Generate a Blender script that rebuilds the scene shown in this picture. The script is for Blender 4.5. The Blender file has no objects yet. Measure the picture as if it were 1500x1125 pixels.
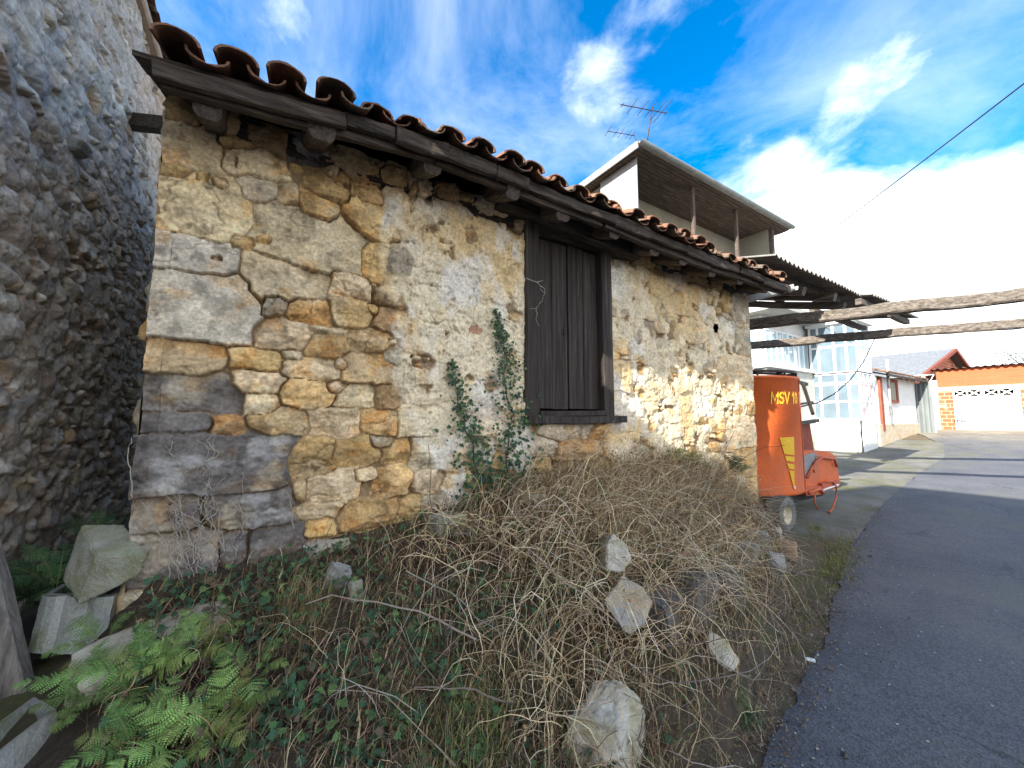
import bpy, math, random
import numpy as np
from mathutils import Vector, Matrix, noise as mnoise
rng = np.random.default_rng(7); random.seed(7)
sc = bpy.context.scene
COL = sc.collection
rad = math.radians

# ---------------------------------------------------------------- survey of the site
# distances were measured from the photograph: CAM is the eye, the helpers give the point
# where a sight line meets a known plane (wall fronts, levels of the ground)
FPX, AZ, PI_ = 570.0, rad(57.7), math.atan(49.5/570)
CAM = np.array([0, 0, 1.7])
FW = np.array([math.cos(AZ)*math.cos(PI_), math.sin(AZ)*math.cos(PI_), math.sin(PI_)])
RT = np.array([math.sin(AZ), -math.cos(AZ), 0]); UP = np.cross(RT, FW)
def ray(x, y): return FW*FPX + RT*(x-750) - UP*(y-562.5)
def PY(x, y, Y): r = ray(x, y); return CAM + r*(Y/r[1])
def PX(x, y, X): r = ray(x, y); return CAM + r*(X/r[0])
def PZ(x, y, z): r = ray(x, y); return CAM + r*((z-1.7)/r[2])
WY = 2.83                      # front face of the stone house
XL, XR = -0.57, 5.87           # its two corners
def roadz(X): return np.interp(X, [-1e3, 6, 9, 13, 17, 20, 24, 30, 1e4], [0, 0, .06, .22, .40, .62, .98, 1.06, 1.15])
def ze(X): return np.interp(X, [-.6, -.2, .3, .8, 1.5, 3, 4, 5.9], [3.50, 3.55, 3.60, 3.645, 3.635, 3.60, 3.58, 3.58])  # eave line

# ---------------------------------------------------------------- noise
def _h(ix, iy, s):
    n = (ix*374761393 + iy*668265263 + s*974711) & 0xffffffff
    n = ((n ^ (n >> 13))*1274126177) & 0xffffffff
    return ((n ^ (n >> 16)) & 0xffff)/65535.0
def vn(x, y, s=0):
    x = np.asarray(x, float); y = np.asarray(y, float)
    xi = np.floor(x).astype(np.int64); yi = np.floor(y).astype(np.int64); fx = x-xi; fy = y-yi
    fx = fx*fx*fx*(fx*(fx*6-15)+10); fy = fy*fy*fy*(fy*(fy*6-15)+10)
    a = _h(xi, yi, s); b = _h(xi+1, yi, s); c = _h(xi, yi+1, s); d = _h(xi+1, yi+1, s)
    return (a+(b-a)*fx)*(1-fy)+(c+(d-c)*fx)*fy
def fbm(x, y, s=0, o=4, g=.5):
    r = 0; a = 1; t = 0
    for i in range(o):
        r = r+a*vn(x*2**i+i*17.3, y*2**i-i*9.1, s+i); t += a; a *= g
    return r/t*2-1
def ridge(x, y, s=0, o=4):
    r = 0; a = 1; t = 0
    for i in range(o):
        r = r+a*(1-np.abs(2*vn(x*2**i+i*13.7, y*2**i+i*5.1, s+i)-1)); t += a; a *= .5
    return r/t
def sstep(a, b, x):
    t = np.clip((x-a)/(b-a), 0, 1); return t*t*(3-2*t)

# ---------------------------------------------------------------- materials
MT = {}
def mat(name, c1, c2=None, scale=4, stretch=(1, 1, 1), rough=.85, bump=.25, bscale=30, metal=0, attr=False,
        c3=None, s3=1.2, lo=.35, hi=.65, l3=.5, h3=.68, spec=.3, wear=0):
    m = bpy.data.materials.new(name); m.use_nodes = True; nt = m.node_tree; N = nt.nodes; L = nt.links
    b = N['Principled BSDF']; b.inputs['Roughness'].default_value = rough; b.inputs['Metallic'].default_value = metal
    b.inputs['Specular IOR Level'].default_value = spec
    tc = N.new('ShaderNodeTexCoord'); mp = N.new('ShaderNodeMapping'); mp.inputs['Scale'].default_value = stretch
    L.new(tc.outputs['Object'], mp.inputs['Vector'])
    def noise(sc_, det=6, ro=.6):
        n = N.new('ShaderNodeTexNoise'); n.inputs['Scale'].default_value = sc_; n.inputs['Detail'].default_value = det
        n.inputs['Roughness'].default_value = ro; L.new(mp.outputs[0], n.inputs['Vector']); return n
    def ramp(n, p0, p1, a, bb):
        r = N.new('ShaderNodeValToRGB'); e = r.color_ramp.elements
        e[0].position = p0; e[1].position = p1; e[0].color = (*a, 1); e[1].color = (*bb, 1)
        L.new(n.outputs['Fac'], r.inputs['Fac']); return r
    def mix(f, a, bb, typ='MIX'):
        x = N.new('ShaderNodeMix'); x.data_type = 'RGBA'; x.blend_type = typ
        if isinstance(f, float): x.inputs[0].default_value = f
        else: L.new(f, x.inputs[0])
        L.new(a, x.inputs[6]); L.new(bb, x.inputs[7]); return x.outputs[2]
    n1 = noise(scale); nb = noise(bscale, 8, .65)
    if attr:
        at = N.new('ShaderNodeAttribute'); at.attribute_name = 'tint'
        r = ramp(nb, .3, .7, (.72, .72, .72), (1.25, 1.25, 1.25))
        colr = mix(1.0, at.outputs['Color'], r.outputs['Color'], 'MULTIPLY')
    else:
        c2 = c2 or tuple(v*.75 for v in c1)
        r = ramp(n1, lo, hi, c1, c2); colr = r.outputs['Color']
        r2 = ramp(nb, .3, .7, (.85,)*3, (1.12,)*3); colr = mix(1.0, colr, r2.outputs['Color'], 'MULTIPLY')
    if c3:
        n3 = noise(s3, 8, .68); k = ramp(n3, l3, h3, (0, 0, 0), (1, 1, 1))
        rgb = N.new('ShaderNodeRGB'); rgb.outputs[0].default_value = (*c3, 1)
        colr = mix(k.outputs['Color'], colr, rgb.outputs[0])
    L.new(colr, b.inputs['Base Color'])
    if bump:
        bp = N.new('ShaderNodeBump'); bp.inputs['Strength'].default_value = bump; bp.inputs['Distance'].default_value = .02
        L.new(nb.outputs['Fac'], bp.inputs['Height']); L.new(bp.outputs[0], b.inputs['Normal'])
    MT[name] = m; return m

# ---------------------------------------------------------------- mesh building
def tag(o, label=None, cat=None, group=None, kind=None):
    for k, v in (('label', label), ('category', cat), ('group', group), ('kind', kind)):
        if v: o[k] = v
    return o
def origin(o):
    v = np.zeros(3)
    while o is not None: v = v+np.array(o.location); o = o.parent
    return v
def empty(name, loc, label, cat, group=None):
    o = bpy.data.objects.new(name, None); o.location = [float(v) for v in loc]; COL.objects.link(o); o.empty_display_size = .2
    return tag(o, label, cat, group)
def link(name, me, m, parent=None, loc=None):
    o = bpy.data.objects.new(name, me); COL.objects.link(o)
    if m is not None:
        for mm in (m if isinstance(m, (list, tuple)) else [m]): me.materials.append(MT[mm] if isinstance(mm, str) else mm)
    if parent is not None: o.parent = parent
    if loc is not None: o.location = loc
    return o
class MB:
    def __init__(s): s.v = []; s.f = []; s.sm = []
    def add(s, vs, fs, smooth=False):
        k = len(s.v); s.v += [tuple(float(c) for c in p) for p in vs]; s.f += [tuple(i+k for i in f) for f in fs]; s.sm += [smooth]*len(fs); return s
    def box(s, a, b, bev=0, jit=0):
        a = np.minimum(a, b)*1.0, np.maximum(a, b)*1.0; a, b = a
        return s.obox((a+b)/2, [(b-a)[0]/2, 0, 0], [0, (b-a)[1]/2, 0], [0, 0, (b-a)[2]/2], bev, jit)
    def obox(s, c, x, y, z, bev=0, jit=0):
        c, x, y, z = (np.array(q, float) for q in (c, x, y, z))
        if not bev:
            vs = [c+i*x+j*y+k*z+(rng.normal(0, jit, 3) if jit else 0) for i in (-1, 1) for j in (-1, 1) for k in (-1, 1)]
            return s.add(vs, [(0, 1, 3, 2), (4, 6, 7, 5), (0, 4, 5, 1), (2, 3, 7, 6), (0, 2, 6, 4), (1, 5, 7, 3)])
        lx, ly, lz = (np.linalg.norm(q) for q in (x, y, z)); B = min(bev, .45*min(lx, ly, lz)*1.0)
        fx, fy, fz = 1-B/lx, 1-B/ly, 1-B/lz; vs = []; idx = {}
        for i in (-1, 1):
            for j in (-1, 1):
                for k in (-1, 1):
                    q = rng.normal(0, jit, 3) if jit else 0
                    for n, (p_, q_, r_) in enumerate(((1, fy, fz), (fx, 1, fz), (fx, fy, 1))):
                        idx[i, j, k, n] = len(vs); vs.append(c+i*p_*x+j*q_*y+k*r_*z+q)
        fs = []
        for i in (-1, 1):
            fs.append([idx[i, j, k, 0] for j, k in ((-1, -1), (1, -1), (1, 1), (-1, 1))][::i])
            fs.append([idx[j, i, k, 1] for j, k in ((-1, -1), (1, -1), (1, 1), (-1, 1))][::-i])
            fs.append([idx[j, k, i, 2] for j, k in ((-1, -1), (1, -1), (1, 1), (-1, 1))][::i])
            for j in (-1, 1):
                fs.append((idx[i, j, -1, 0], idx[i, j, 1, 0], idx[i, j, 1, 1], idx[i, j, -1, 1]))
                fs.append((idx[i, -1, j, 0], idx[i, 1, j, 0], idx[i, 1, j, 2], idx[i, -1, j, 2]))
                fs.append((idx[-1, i, j, 1], idx[1, i, j, 1], idx[1, i, j, 2], idx[-1, i, j, 2]))
                for k in (-1, 1): fs.append((idx[i, j, k, 0], idx[i, j, k, 1], idx[i, j, k, 2]))
        return s.add(vs, fs)
    def beam(s, p0, p1, w, h, seg=1, jit=0, up=(0, 0, 1), bev=.15, sag=0, taper=1):
        p0 = np.array(p0, float); p1 = np.array(p1, float); d = p1-p0; L = np.linalg.norm(d); d /= L
        sd = np.cross(d, up); sd /= np.linalg.norm(sd); u = np.cross(sd, d)
        prof = [(-1, -1+bev), (-1, 1-bev), (-1+bev, 1), (1-bev, 1), (1, 1-bev), (1, -1+bev), (1-bev, -1), (-1+bev, -1)] if bev else [(-1, -1), (-1, 1), (1, 1), (1, -1)]
        n = len(prof); vs = []; fs = []; ph = rng.random(4)*20
        for i in range(seg+1):
            t = i/seg; c = p0+d*L*t; tp = 1+(taper-1)*t
            c = c+sd*jit*fbm(t*L*1.1+ph[0], ph[1], 3, 2)*1.6+u*(jit*fbm(t*L*1.1+ph[2], ph[3], 4, 2)*1.6-sag*4*t*(1-t))
            for k, (a, b) in enumerate(prof):
                e = rng.normal(0, jit*.16) if jit else 0
                vs.append(c+sd*(a*w/2*tp+a*e)+u*(b*h/2*tp+b*e))
        for i in range(seg):
            for k in range(n): fs.append((i*n+k, i*n+(k+1) % n, (i+1)*n+(k+1) % n, (i+1)*n+k))
        fs.append(tuple(range(n))[::-1]); fs.append(tuple(seg*n+k for k in range(n)))
        return s.add(vs, fs)
    def tube(s, pts, r, n=6, cap=True):
        pts = [np.array(p, float) for p in pts]; m = len(pts); rs = r if hasattr(r, '__len__') else [r]*m; vs = []; fs = []
        for i, p in enumerate(pts):
            d = pts[min(i+1, m-1)]-pts[max(i-1, 0)]; d = d/(np.linalg.norm(d)+1e-9)
            a = np.cross(d, (0, 0, 1) if abs(d[2]) < .9 else (1, 0, 0)); a /= np.linalg.norm(a); b = np.cross(d, a)
            for k in range(n):
                t = 2*math.pi*k/n; vs.append(p+rs[i]*(a*math.cos(t)+b*math.sin(t)))
        for i in range(m-1):
            for k in range(n): fs.append((i*n+k, i*n+(k+1) % n, (i+1)*n+(k+1) % n, (i+1)*n+k))
        if cap: fs.append(tuple(range(n))[::-1]); fs.append(tuple((m-1)*n+k for k in range(n)))
        return s.add(vs, fs, True)
    def prism(s, poly, off):                      # polygon (3-D points) pushed along off
        off = np.array(off, float); n = len(poly); vs = [np.array(p, float) for p in poly]; vs += [p+off for p in vs]
        fs = [tuple(range(n)), tuple(range(n, 2*n))[::-1]]+[(i, i+n, (i+1) % n+n, (i+1) % n) for i in range(n)]
        return s.add(vs, fs)
    def grid(s, V, smooth=True):                  # V[n,m,3]
        n, m = V.shape[:2]; i = np.arange(n*m).reshape(n, m)
        q = np.stack([i[:-1, :-1], i[1:, :-1], i[1:, 1:], i[:-1, 1:]], -1).reshape(-1, 4)
        return s.add(V.reshape(-1, 3), q.tolist(), smooth)
    def lathe(s, c, axis, prof, n=32, smooth=True):   # prof: (radius, distance along axis)
        c = np.array(c, float); ax = np.array(axis, float); ax /= np.linalg.norm(ax)
        a = np.cross(ax, (0, 0, 1) if abs(ax[2]) < .9 else (1, 0, 0)); a /= np.linalg.norm(a); b = np.cross(ax, a)
        vs = [c+ax*h+r*(a*math.cos(2*math.pi*k/n)+b*math.sin(2*math.pi*k/n)) for r, h in prof for k in range(n)]
        fs = [(i*n+k, i*n+(k+1) % n, (i+1)*n+(k+1) % n, (i+1)*n+k) for i in range(len(prof)-1) for k in range(n)]
        return s.add(vs, fs, smooth)
    def build(s, name, m, parent=None):
        o = origin(parent); me = bpy.data.meshes.new(name)
        me.from_pydata([(a-o[0], b-o[1], c-o[2]) for a, b, c in s.v], [], s.f)
        if any(s.sm): me.polygons.foreach_set('use_smooth', s.sm)
        me.update(); return link(name, me, m, parent)
def fastmesh(name, V, F, col=None, smooth=False, sub=None):
    """numpy mesh; F[n,k]; col per vertex"""
    me = bpy.data.meshes.new(name); V = np.asarray(V, np.float32)
    if sub is not None: V = V-np.asarray(sub, np.float32)
    n, k = F.shape
    me.vertices.add(len(V)); me.vertices.foreach_set('co', V.ravel())
    me.loops.add(n*k); me.loops.foreach_set('vertex_index', F.astype(np.int32).ravel())
    me.polygons.add(n); me.polygons.foreach_set('loop_start', np.arange(0, n*k, k, dtype=np.int32))
    if smooth: me.polygons.foreach_set('use_smooth', np.ones(n, bool))
    me.update(calc_edges=True); me.validate()
    if col is not None:
        a = me.attributes.new('tint', 'FLOAT_COLOR', 'POINT')
        c = np.ones((len(V), 4), np.float32); c[:, :3] = np.clip(col, .005, .9); a.data.foreach_set('color', c.ravel())
    return me
def gridfaces(n, m, keep=None):
    i = np.arange(n*m).reshape(n, m)
    q = np.stack([i[:-1, :-1], i[1:, :-1], i[1:, 1:], i[:-1, 1:]], -1)
    return q[keep] if keep is not None else q.reshape(-1, 4)
def copy_tree(o, parent=None):
    c = o.copy(); COL.objects.link(c)
    if parent is not None: c.parent = parent
    for ch in list(o.children): copy_tree(ch, c)
    return c

# materials used all over
mat('stone_wall', (.4, .3, .2), attr=True, bscale=55, bump=.55, rough=.92)
mat('rubble_wall', (.3, .3, .3), attr=True, bscale=40, bump=.5, rough=.92)
mat('old_wood', (.028, .021, .017), (.095, .072, .055), 3, (1, 14, 14), bump=1.0, bscale=6, c3=(.20, .17, .14), s3=2, l3=.56, h3=.8)
mat('old_wood_y', (.055, .042, .034), (.13, .10, .08), 3, (14, 1, 14), bump=.6, bscale=6, c3=(.20, .17, .14), s3=2, l3=.56, h3=.8)
mat('shutter_wood', (.022, .017, .015), (.070, .055, .046), 1.6, (20, 20, .7), bump=1.0, bscale=5, c3=(.16, .14, .125), s3=1.2, l3=.52, h3=.85)
mat('beam_wood', (.055, .045, .037), (.17, .145, .12), 2.2, (14, .8, 14), bump=1.0, bscale=5, c3=(.30, .275, .245), s3=1.6, l3=.5, h3=.8)
mat('post_wood', (.16, .14, .12), (.30, .27, .24), 3, (14, 14, 1.2), bump=.7, bscale=6, c3=(.09, .08, .08), s3=2, l3=.55, h3=.7)
mat('soffit_wood', (.035, .026, .020), (.10, .074, .055), 2.5, (1, 12, 12), bump=.3, bscale=8, c3=(.22, .18, .14), s3=1.2, l3=.55, h3=.75)
mat('roof_tile', (.13, .060, .036), (.32, .14, .075), 6, bump=.5, bscale=45, c3=(.11, .095, .07), s3=4, l3=.42, h3=.62)
mat('concrete', (.30, .31, .29), (.42, .43, .40), 7, bump=.6, bscale=70, c3=(.17, .20, .08), s3=3.2, l3=.52, h3=.68)
mat('mossy_concrete', (.34, .34, .29), (.46, .46, .40), 9, bump=.8, bscale=60, c3=(.25, .26, .12), s3=6, l3=.40, h3=.66)
mat('rock', (.40, .37, .30), (.60, .57, .50), 7, bump=.8, bscale=30, c3=(.36, .32, .16), s3=6, l3=.45, h3=.66)
mat('tan_rock', (.42, .32, .19), (.50, .44, .34), 7, bump=.6, bscale=35, c3=(.36, .34, .31), s3=5, l3=.5, h3=.66)
mat('grey_rock', (.22, .22, .21), (.36, .36, .35), 6, bump=.6, bscale=35, c3=(.16, .14, .10), s3=5, l3=.5, h3=.66)
mat('shaded_rock', (.10, .09, .08), (.17, .155, .14), 6, bump=.6, bscale=35)  # grey rock darkened: the shade of the hollow is put into its colour
mat('brown_rock', (.24, .15, .09), (.34, .24, .16), 6, bump=.6, bscale=35)
mat('plant', (.1, .15, .04), attr=True, bscale=60, bump=0, rough=.75)
mat('white_paint', (.78, .79, .78), (.70, .71, .70), 3, rough=.5, bump=.05)
mat('metal_grey', (.30, .31, .31), (.22, .22, .22), 6, rough=.5, metal=.4, bump=.1)
mat('dark_iron', (.035, .03, .028), (.07, .05, .04), 6, rough=.6, bump=.1)
mat('black_cable', (.02, .02, .022), (.03, .03, .03), 6, rough=.6, bump=0)
SKY_SAT, SKY_VAL, SKY_STR, EXPO, CLOUD = 1.6, 1.0, .12, 1.68, (6.6, 6.8, 7.0, 1)
# ================================================================ STONE HOUSE
house = empty('stone_house', (XL, WY, .9), 'low ochre rubble stone house with patchy plaster, dark shutters and sagging tiled eave', 'house')
# every stone of the front as seen: x0,y0,x1,y1 (px), tone (o ochre, p pale, g grey, d dark grey, b brown, l lichen pale grey), slope
ST = '''207 391 372 508 l;197 492 328 550 b;194 549 357 606 d;190 602 308 632 d;308 608 357 635 b;372 600 452 637 b;188 637 418 722 d
222 346 347 403 l;232 176 323 250 p;238 143 306 187 b;315 160 352 200 b;353 170 420 222 b;422 192 472 240 d;318 199 377 219 o;327 215 420 262 p
350 257 408 298 g;408 270 437 303 p;437 282 498 328 o;237 241 283 263 o;284 254 309 270 o;307 263 340 282 p;228 256 372 345 p;372 300 540 402 p
475 202 557 258 b;447 246 512 297 o;557 246 597 271 o;567 222 600 250 b;593 250 631 284 p;518 267 560 301 o;562 278 597 307 p;500 296 590 352 o
564 355 608 407 g;527 357 563 412 o;350 381 482 441 p;482 402 540 438 p;420 437 483 475 o;383 433 421 465 g;484 435 547 479 o;375 465 453 513 p
453 488 507 522 o;508 482 567 515 o;453 478 507 490 p;550 448 592 490 b;547 424 597 450 b;537 445 556 463 o;503 517 588 561 o;420 526 500 558 p
487 525 510 542 p;412 513 443 528 p;337 508 412 542 o;330 543 415 578 p;412 555 490 598 o;358 578 407 606 p;473 558 507 577 p;493 563 548 598 p
548 563 588 597 b;455 600 527 640 p;528 599 580 638 o;585 600 646 637 p;603 577 653 592 b;427 642 488 700 o;485 640 557 680 o;557 648 601 680 o
601 640 650 683 g;540 638 578 656 g;553 681 603 725 o;450 690 520 735 p;517 686 553 703 p;601 688 650 722 p;428 703 450 735 o;432 736 501 762 p
496 734 592 773 o;582 729 620 764 o;448 760 496 785 o;621 725 688 764 g;450 800 521 830 l;187 728 290 784 d;302 722 430 773 d;195 779 320 856 d
366 774 445 823 d;322 782 364 850 d;192 857 300 890 g;510 777 560 800 o;564 772 620 800 g;446 788 508 800 b;340 345 372 365 o;300 372 330 384 o;374 345 400 360 o
423 240 445 252 o;470 240 500 262 p;512 262 520 290 o;378 200 402 212 o;476 260 512 278 o;342 225 350 250 o;560 515 590 540 g;592 540 606 575 o
650 640 690 690 p;648 690 690 722 p;690 600 740 640 p;740 500 766 545 p;745 547 765 563 p;742 564 766 583 o;725 560 745 600 o;740 590 766 610 o;610 420 650 470 p;640 590 660 640 p
1072 432 1099 478 g;1076 480 1102 520 g;1052 520 1104 566 p;1076 568 1105 606 o;1062 608 1107 655 p;1078 657 1108 700 o;1058 702 1112 740 o;1066 742 1112 790 g
795 618 866 643 g;868 622 906 645 o;820 645 880 672 b;884 648 930 670 b;926 655 950 690 g;895 575 916 607 o;893 555 920 574 l;893 530 922 553 l;916 590 940 612 o
908 612 960 632 b;940 560 968 585 o;980 400 1004 425 g;960 440 985 470 g;988 430 1012 452 o;1010 420 1034 446 o;1000 470 1034 500 p;1056 470 1076 500 l;1030 450 1046 476 p
930 470 958 500 g;975 600 1000 620 o;1010 600 1036 624 o;1040 604 1062 634 o;770 640 815 670 g;700 690 760 730 b;640 262 672 292 b;600 262 612 285 o;975 365 1010 392 o;1012 385 1040 412 b;930 362 960 390 o'''
stones = []
for s in ST.replace('\n', ';').split(';'):
    a = s.split(); x0, y0, x1, y1 = (float(v) for v in a[:4]); cx, cy = (x0+x1)/2, (y0+y1)/2
    L_, R_, T_, B_ = PY(x0, cy, WY), PY(x1, cy, WY), PY(cx, y0, WY), PY(cx, y1, WY)
    xl_, xr_ = L_[0], R_[0]
    if xl_ < XL+.13: xl_ = XL-.07
    if xr_ > XR-.13: xr_ = XR+.07
    L_[0], R_[0] = xl_, xr_
    stones.append([(L_[0]+R_[0])/2, (T_[2]+B_[2])/2, (R_[0]-L_[0])/2, (T_[2]-B_[2])/2, a[4], 0.0])
PAL = dict(o=(.64, .42, .185), p=(.74, .565, .345), g=(.50, .415, .295), d=(.19, .165, .15), b=(.46, .295, .14), l=(.64, .55, .42))
def fill(stones, x0, x1, z0, z1, sizes, n, gap=1.02, tones='oopppgb', rg=np.random.default_rng(11)):
    S = np.array([s[:4] for s in stones]) if stones else np.zeros((0, 4))
    for (a, b) in sizes:
        for _ in range(n):
            x, z = rg.uniform(x0, x1), rg.uniform(z0, z1); hb = rg.uniform(a, b); ha = hb*rg.uniform(1.0, 2.1)
            if len(S):
                d = np.maximum(np.abs(S[:, 0]-x)/(S[:, 2]+ha), np.abs(S[:, 1]-z)/(S[:, 3]+hb))
                if d.min() < gap*.93: continue
            S = np.vstack([S, [x, z, ha, hb]]); stones.append([x, z, ha, hb, rg.choice(list(tones)), rg.normal(0, .09)])
    return stones
stones = fill(stones, XL, XR, .2, 3.62, [(.07, .10), (.05, .07), (.03, .05), (.018, .03), (.010, .018)], 1300)
def stonefield(X, Z, stones, warp=.010, seed=0, ext=1.13):
    """returns id, inside distance (m), local u,v"""
    Xw = X+warp*fbm(X*7, Z*7, seed+1, 2)+warp*.6*fbm(X*24, Z*24, seed+2, 3)
    Zw = Z+warp*fbm(X*7, Z*7, seed+5, 2)+warp*.6*fbm(X*24, Z*24, seed+6, 3)
    d1 = np.full(X.shape, 9.); d2 = np.full(X.shape, 9.); sid = np.full(X.shape, -1); sz = np.full(X.shape, .05)
    U = np.zeros(X.shape); V = np.zeros(X.shape); xs = X[:, 0]; zs = Z[0, :]
    for i, (cx, cz, a, b, t, an) in enumerate(stones):
        i0, i1 = np.searchsorted(xs, [cx-a*1.6-.05, cx+a*1.6+.05]); j0, j1 = np.searchsorted(zs, [cz-b*1.6-.05, cz+b*1.6+.05])
        if i1 <= i0 or j1 <= j0: continue
        q = (slice(i0, i1), slice(j0, j1)); rs = np.random.default_rng(i*13+seed)
        dx, dz = Xw[q]-cx, Zw[q]-cz; ca, sa = math.cos(an), math.sin(an)
        u = (dx*ca+dz*sa)/a; v = (-dx*sa+dz*ca)/b
        sq_ = .35 if (t in 'dl' or a > .3) else 1.0     # squared blocks keep straight sides, rubble is split at angles
        d = np.full(u.shape, -9.)
        for kk in range(4):
            an_ = kk*math.pi/2+sq_*rs.normal(0, .17); d = np.maximum(d, (u*math.cos(an_)+v*math.sin(an_))/rs.uniform(.93, 1.04))
        for kk in range(4):
            an_ = math.pi/4+kk*math.pi/2+rs.normal(0, .28); d = np.maximum(d, (u*math.cos(an_)+v*math.sin(an_))/(rs.uniform(.92, 1.36) if sq_ == 1 else rs.uniform(1.18, 1.4)))
        m = d < d1[q]; D2 = np.where(m, d1[q], np.minimum(d2[q], d))
        d2[q] = D2; sz[q] = np.where(m, min(a, b), sz[q]); sid[q] = np.where(m, i, sid[q]); U[q] = np.where(m, u, U[q]); V[q] = np.where(m, v, V[q]); d1[q] = np.where(m, d, d1[q])
    dist = np.minimum((ext-d1)*sz, (d2-d1)*.5*sz)
    return sid, dist, U, V
nx, nz = 860, 430
xs = np.concatenate([np.linspace(XL, 2.0, 480, endpoint=False), np.linspace(2.0, XR, nx-480)]); zs = np.linspace(.15, 3.60, nz)
X, Z = np.meshgrid(xs, zs, indexing='ij')
def wallfield(X, Z, stones, seed, plasterf, jw=.006, ext=1.24):
    sid, dist, U, V = stonefield(X, Z, stones, seed=seed, ext=ext)
    n = len(stones); rs = np.random.default_rng(seed+99)
    prot = rs.normal(0, .010, n+1); tu = rs.normal(0, .010, n+1); tv = rs.normal(-.004, .010, n+1)
    pal = np.array([PAL[s[4]] for s in stones]+[(.3, .2, .1)]); pal = pal*rs.uniform(.74, 1.14, (n+1, 1))*rs.uniform(.975, 1.025, (n+1, 3))
    big = np.array([min(s[2], s[3]) > .1 for s in stones]+[False])
    dist = dist+.003*fbm(X*11, Z*11, seed+12, 3)+.0005; stone = sstep(0, jw, dist); edge = np.clip(dist/.009, 0, 1)
    # split faces: planes cut at random per stone
    fac = np.full(X.shape, 9.)
    for k in range(6):
        a_ = rs.uniform(0, 6.28, n+1); o_ = rs.uniform(.1, .8, n+1); s_ = rs.uniform(.012, .055, n+1)
        fac = np.minimum(fac, (o_[sid]-(np.cos(a_)[sid]*U+np.sin(a_)[sid]*V))*s_[sid])
    fac = np.minimum(fac, .014)
    fac = np.maximum(fac, -.03)
    ck = (1-sstep(0, .07, np.abs(fbm(X*4.5+sid*1.9, Z*9+sid*.9, seed+24, 4)-.05)))*sstep(.02, .25, fbm(X*3+sid, Z*3, seed+26, 2))
    rough = (ridge(X*8+sid*3.1, Z*14+sid*1.7, seed+20, 5)-.55)*.030+fbm(X*45, Z*55, seed+30, 3)*.006-.010*ck
    sm_ = np.isin(np.array([s[4] for s in stones]+['o']), ['l'])[sid]
    rough = np.where(sm_, rough*.35, rough); fac = np.where(sm_, fac*.2, fac)
    hs = .020+prot[sid]+tu[sid]*U+tv[sid]*V+fac+rough-.020*(1-np.sqrt(np.clip(1-(1-edge)**2, 0, 1)))
    fill_ = np.clip(.5+1.1*fbm(X*3.2, Z*3.2, seed+44, 4), 0, 1)
    hm = -.055+.052*fill_+.008*fbm(X*40, Z*40, seed+31, 3)
    h = hm*(1-stone)+hs*stone
    blot = fbm(X*6+sid*2.3, Z*9+sid*.7, seed+40, 4)[..., None]; blot2 = fbm(X*14, Z*14+sid, seed+41, 4)[..., None]; fine = fbm(X*60, Z*80, seed+47, 3)[..., None]
    cs = pal[sid]*(1+.42*blot)*(1+.22*blot2)
    greyish = np.clip(sstep(.05, .4, fbm(X*4.5+9+sid*.31, Z*6, seed+42, 4)), 0, 1)[..., None]*.42
    cs = cs*(1-greyish)+np.array([.58, .475, .32])*greyish*(1+.15*blot2)
    rust = sstep(.12, .45, fbm(X*7+3+sid*.71, Z*10, seed+43, 4))[..., None]*.6
    cs = cs*(1-rust)+cs*np.array([1.0, .74, .46])*rust
    dk = sstep(.25, .5, fbm(X*11+3, Z*11+sid*.3, seed+48, 4))[..., None]*.35; cs = cs*(1-dk)
    cs = cs*(1+.34*fine)*(1-.45*ck[..., None])
    lich = (np.isin(np.array([s[4] for s in stones]+['o']), ['d'])[sid]*sstep(.1, .5, fbm(X*5, Z*9, seed+45, 4)))[..., None]*.45
    cs = cs*(1-lich)+np.array([.56, .54, .51])*lich
    cm = np.array([.24, .155, .08])*(1+.3*blot2)+fill_[..., None]*np.array([.05, .045, .03])
    c = cm*(1-stone[..., None])+cs*stone[..., None]
    # plaster: a rough coat that fills joints, lost in places
    pl, thick, pc = plasterf(X, Z)
    hp = np.maximum(h, -.012)*.22+.014+thick+(ridge(X*8, Z*6, seed+50, 5)-.55)*.026+fbm(X*34, Z*30, seed+51, 4)*.007
    crack = 1-sstep(.0, .030, np.abs(fbm(X*3.2+.25*fbm(X*9, Z*9, 3, 2), Z*2.6, seed+53, 4)-.1)); crack = crack*sstep(.0, .25, fbm(X*2.3, Z*2.3, seed+54, 3))
    pits = sstep(.34, .5, fbm(X*26, Z*26, seed+55, 3))
    hp = hp-.014*crack-.014*pits
    e = pl[..., None]
    pcol = pc*(1+.22*blot2+.16*blot+.22*fine)*(1-.40*crack[..., None])*(1-.2*pits[..., None])
    return h*(1-pl)+np.maximum(hp, h*.6)*pl, c*(1-e)+pcol*e
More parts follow.
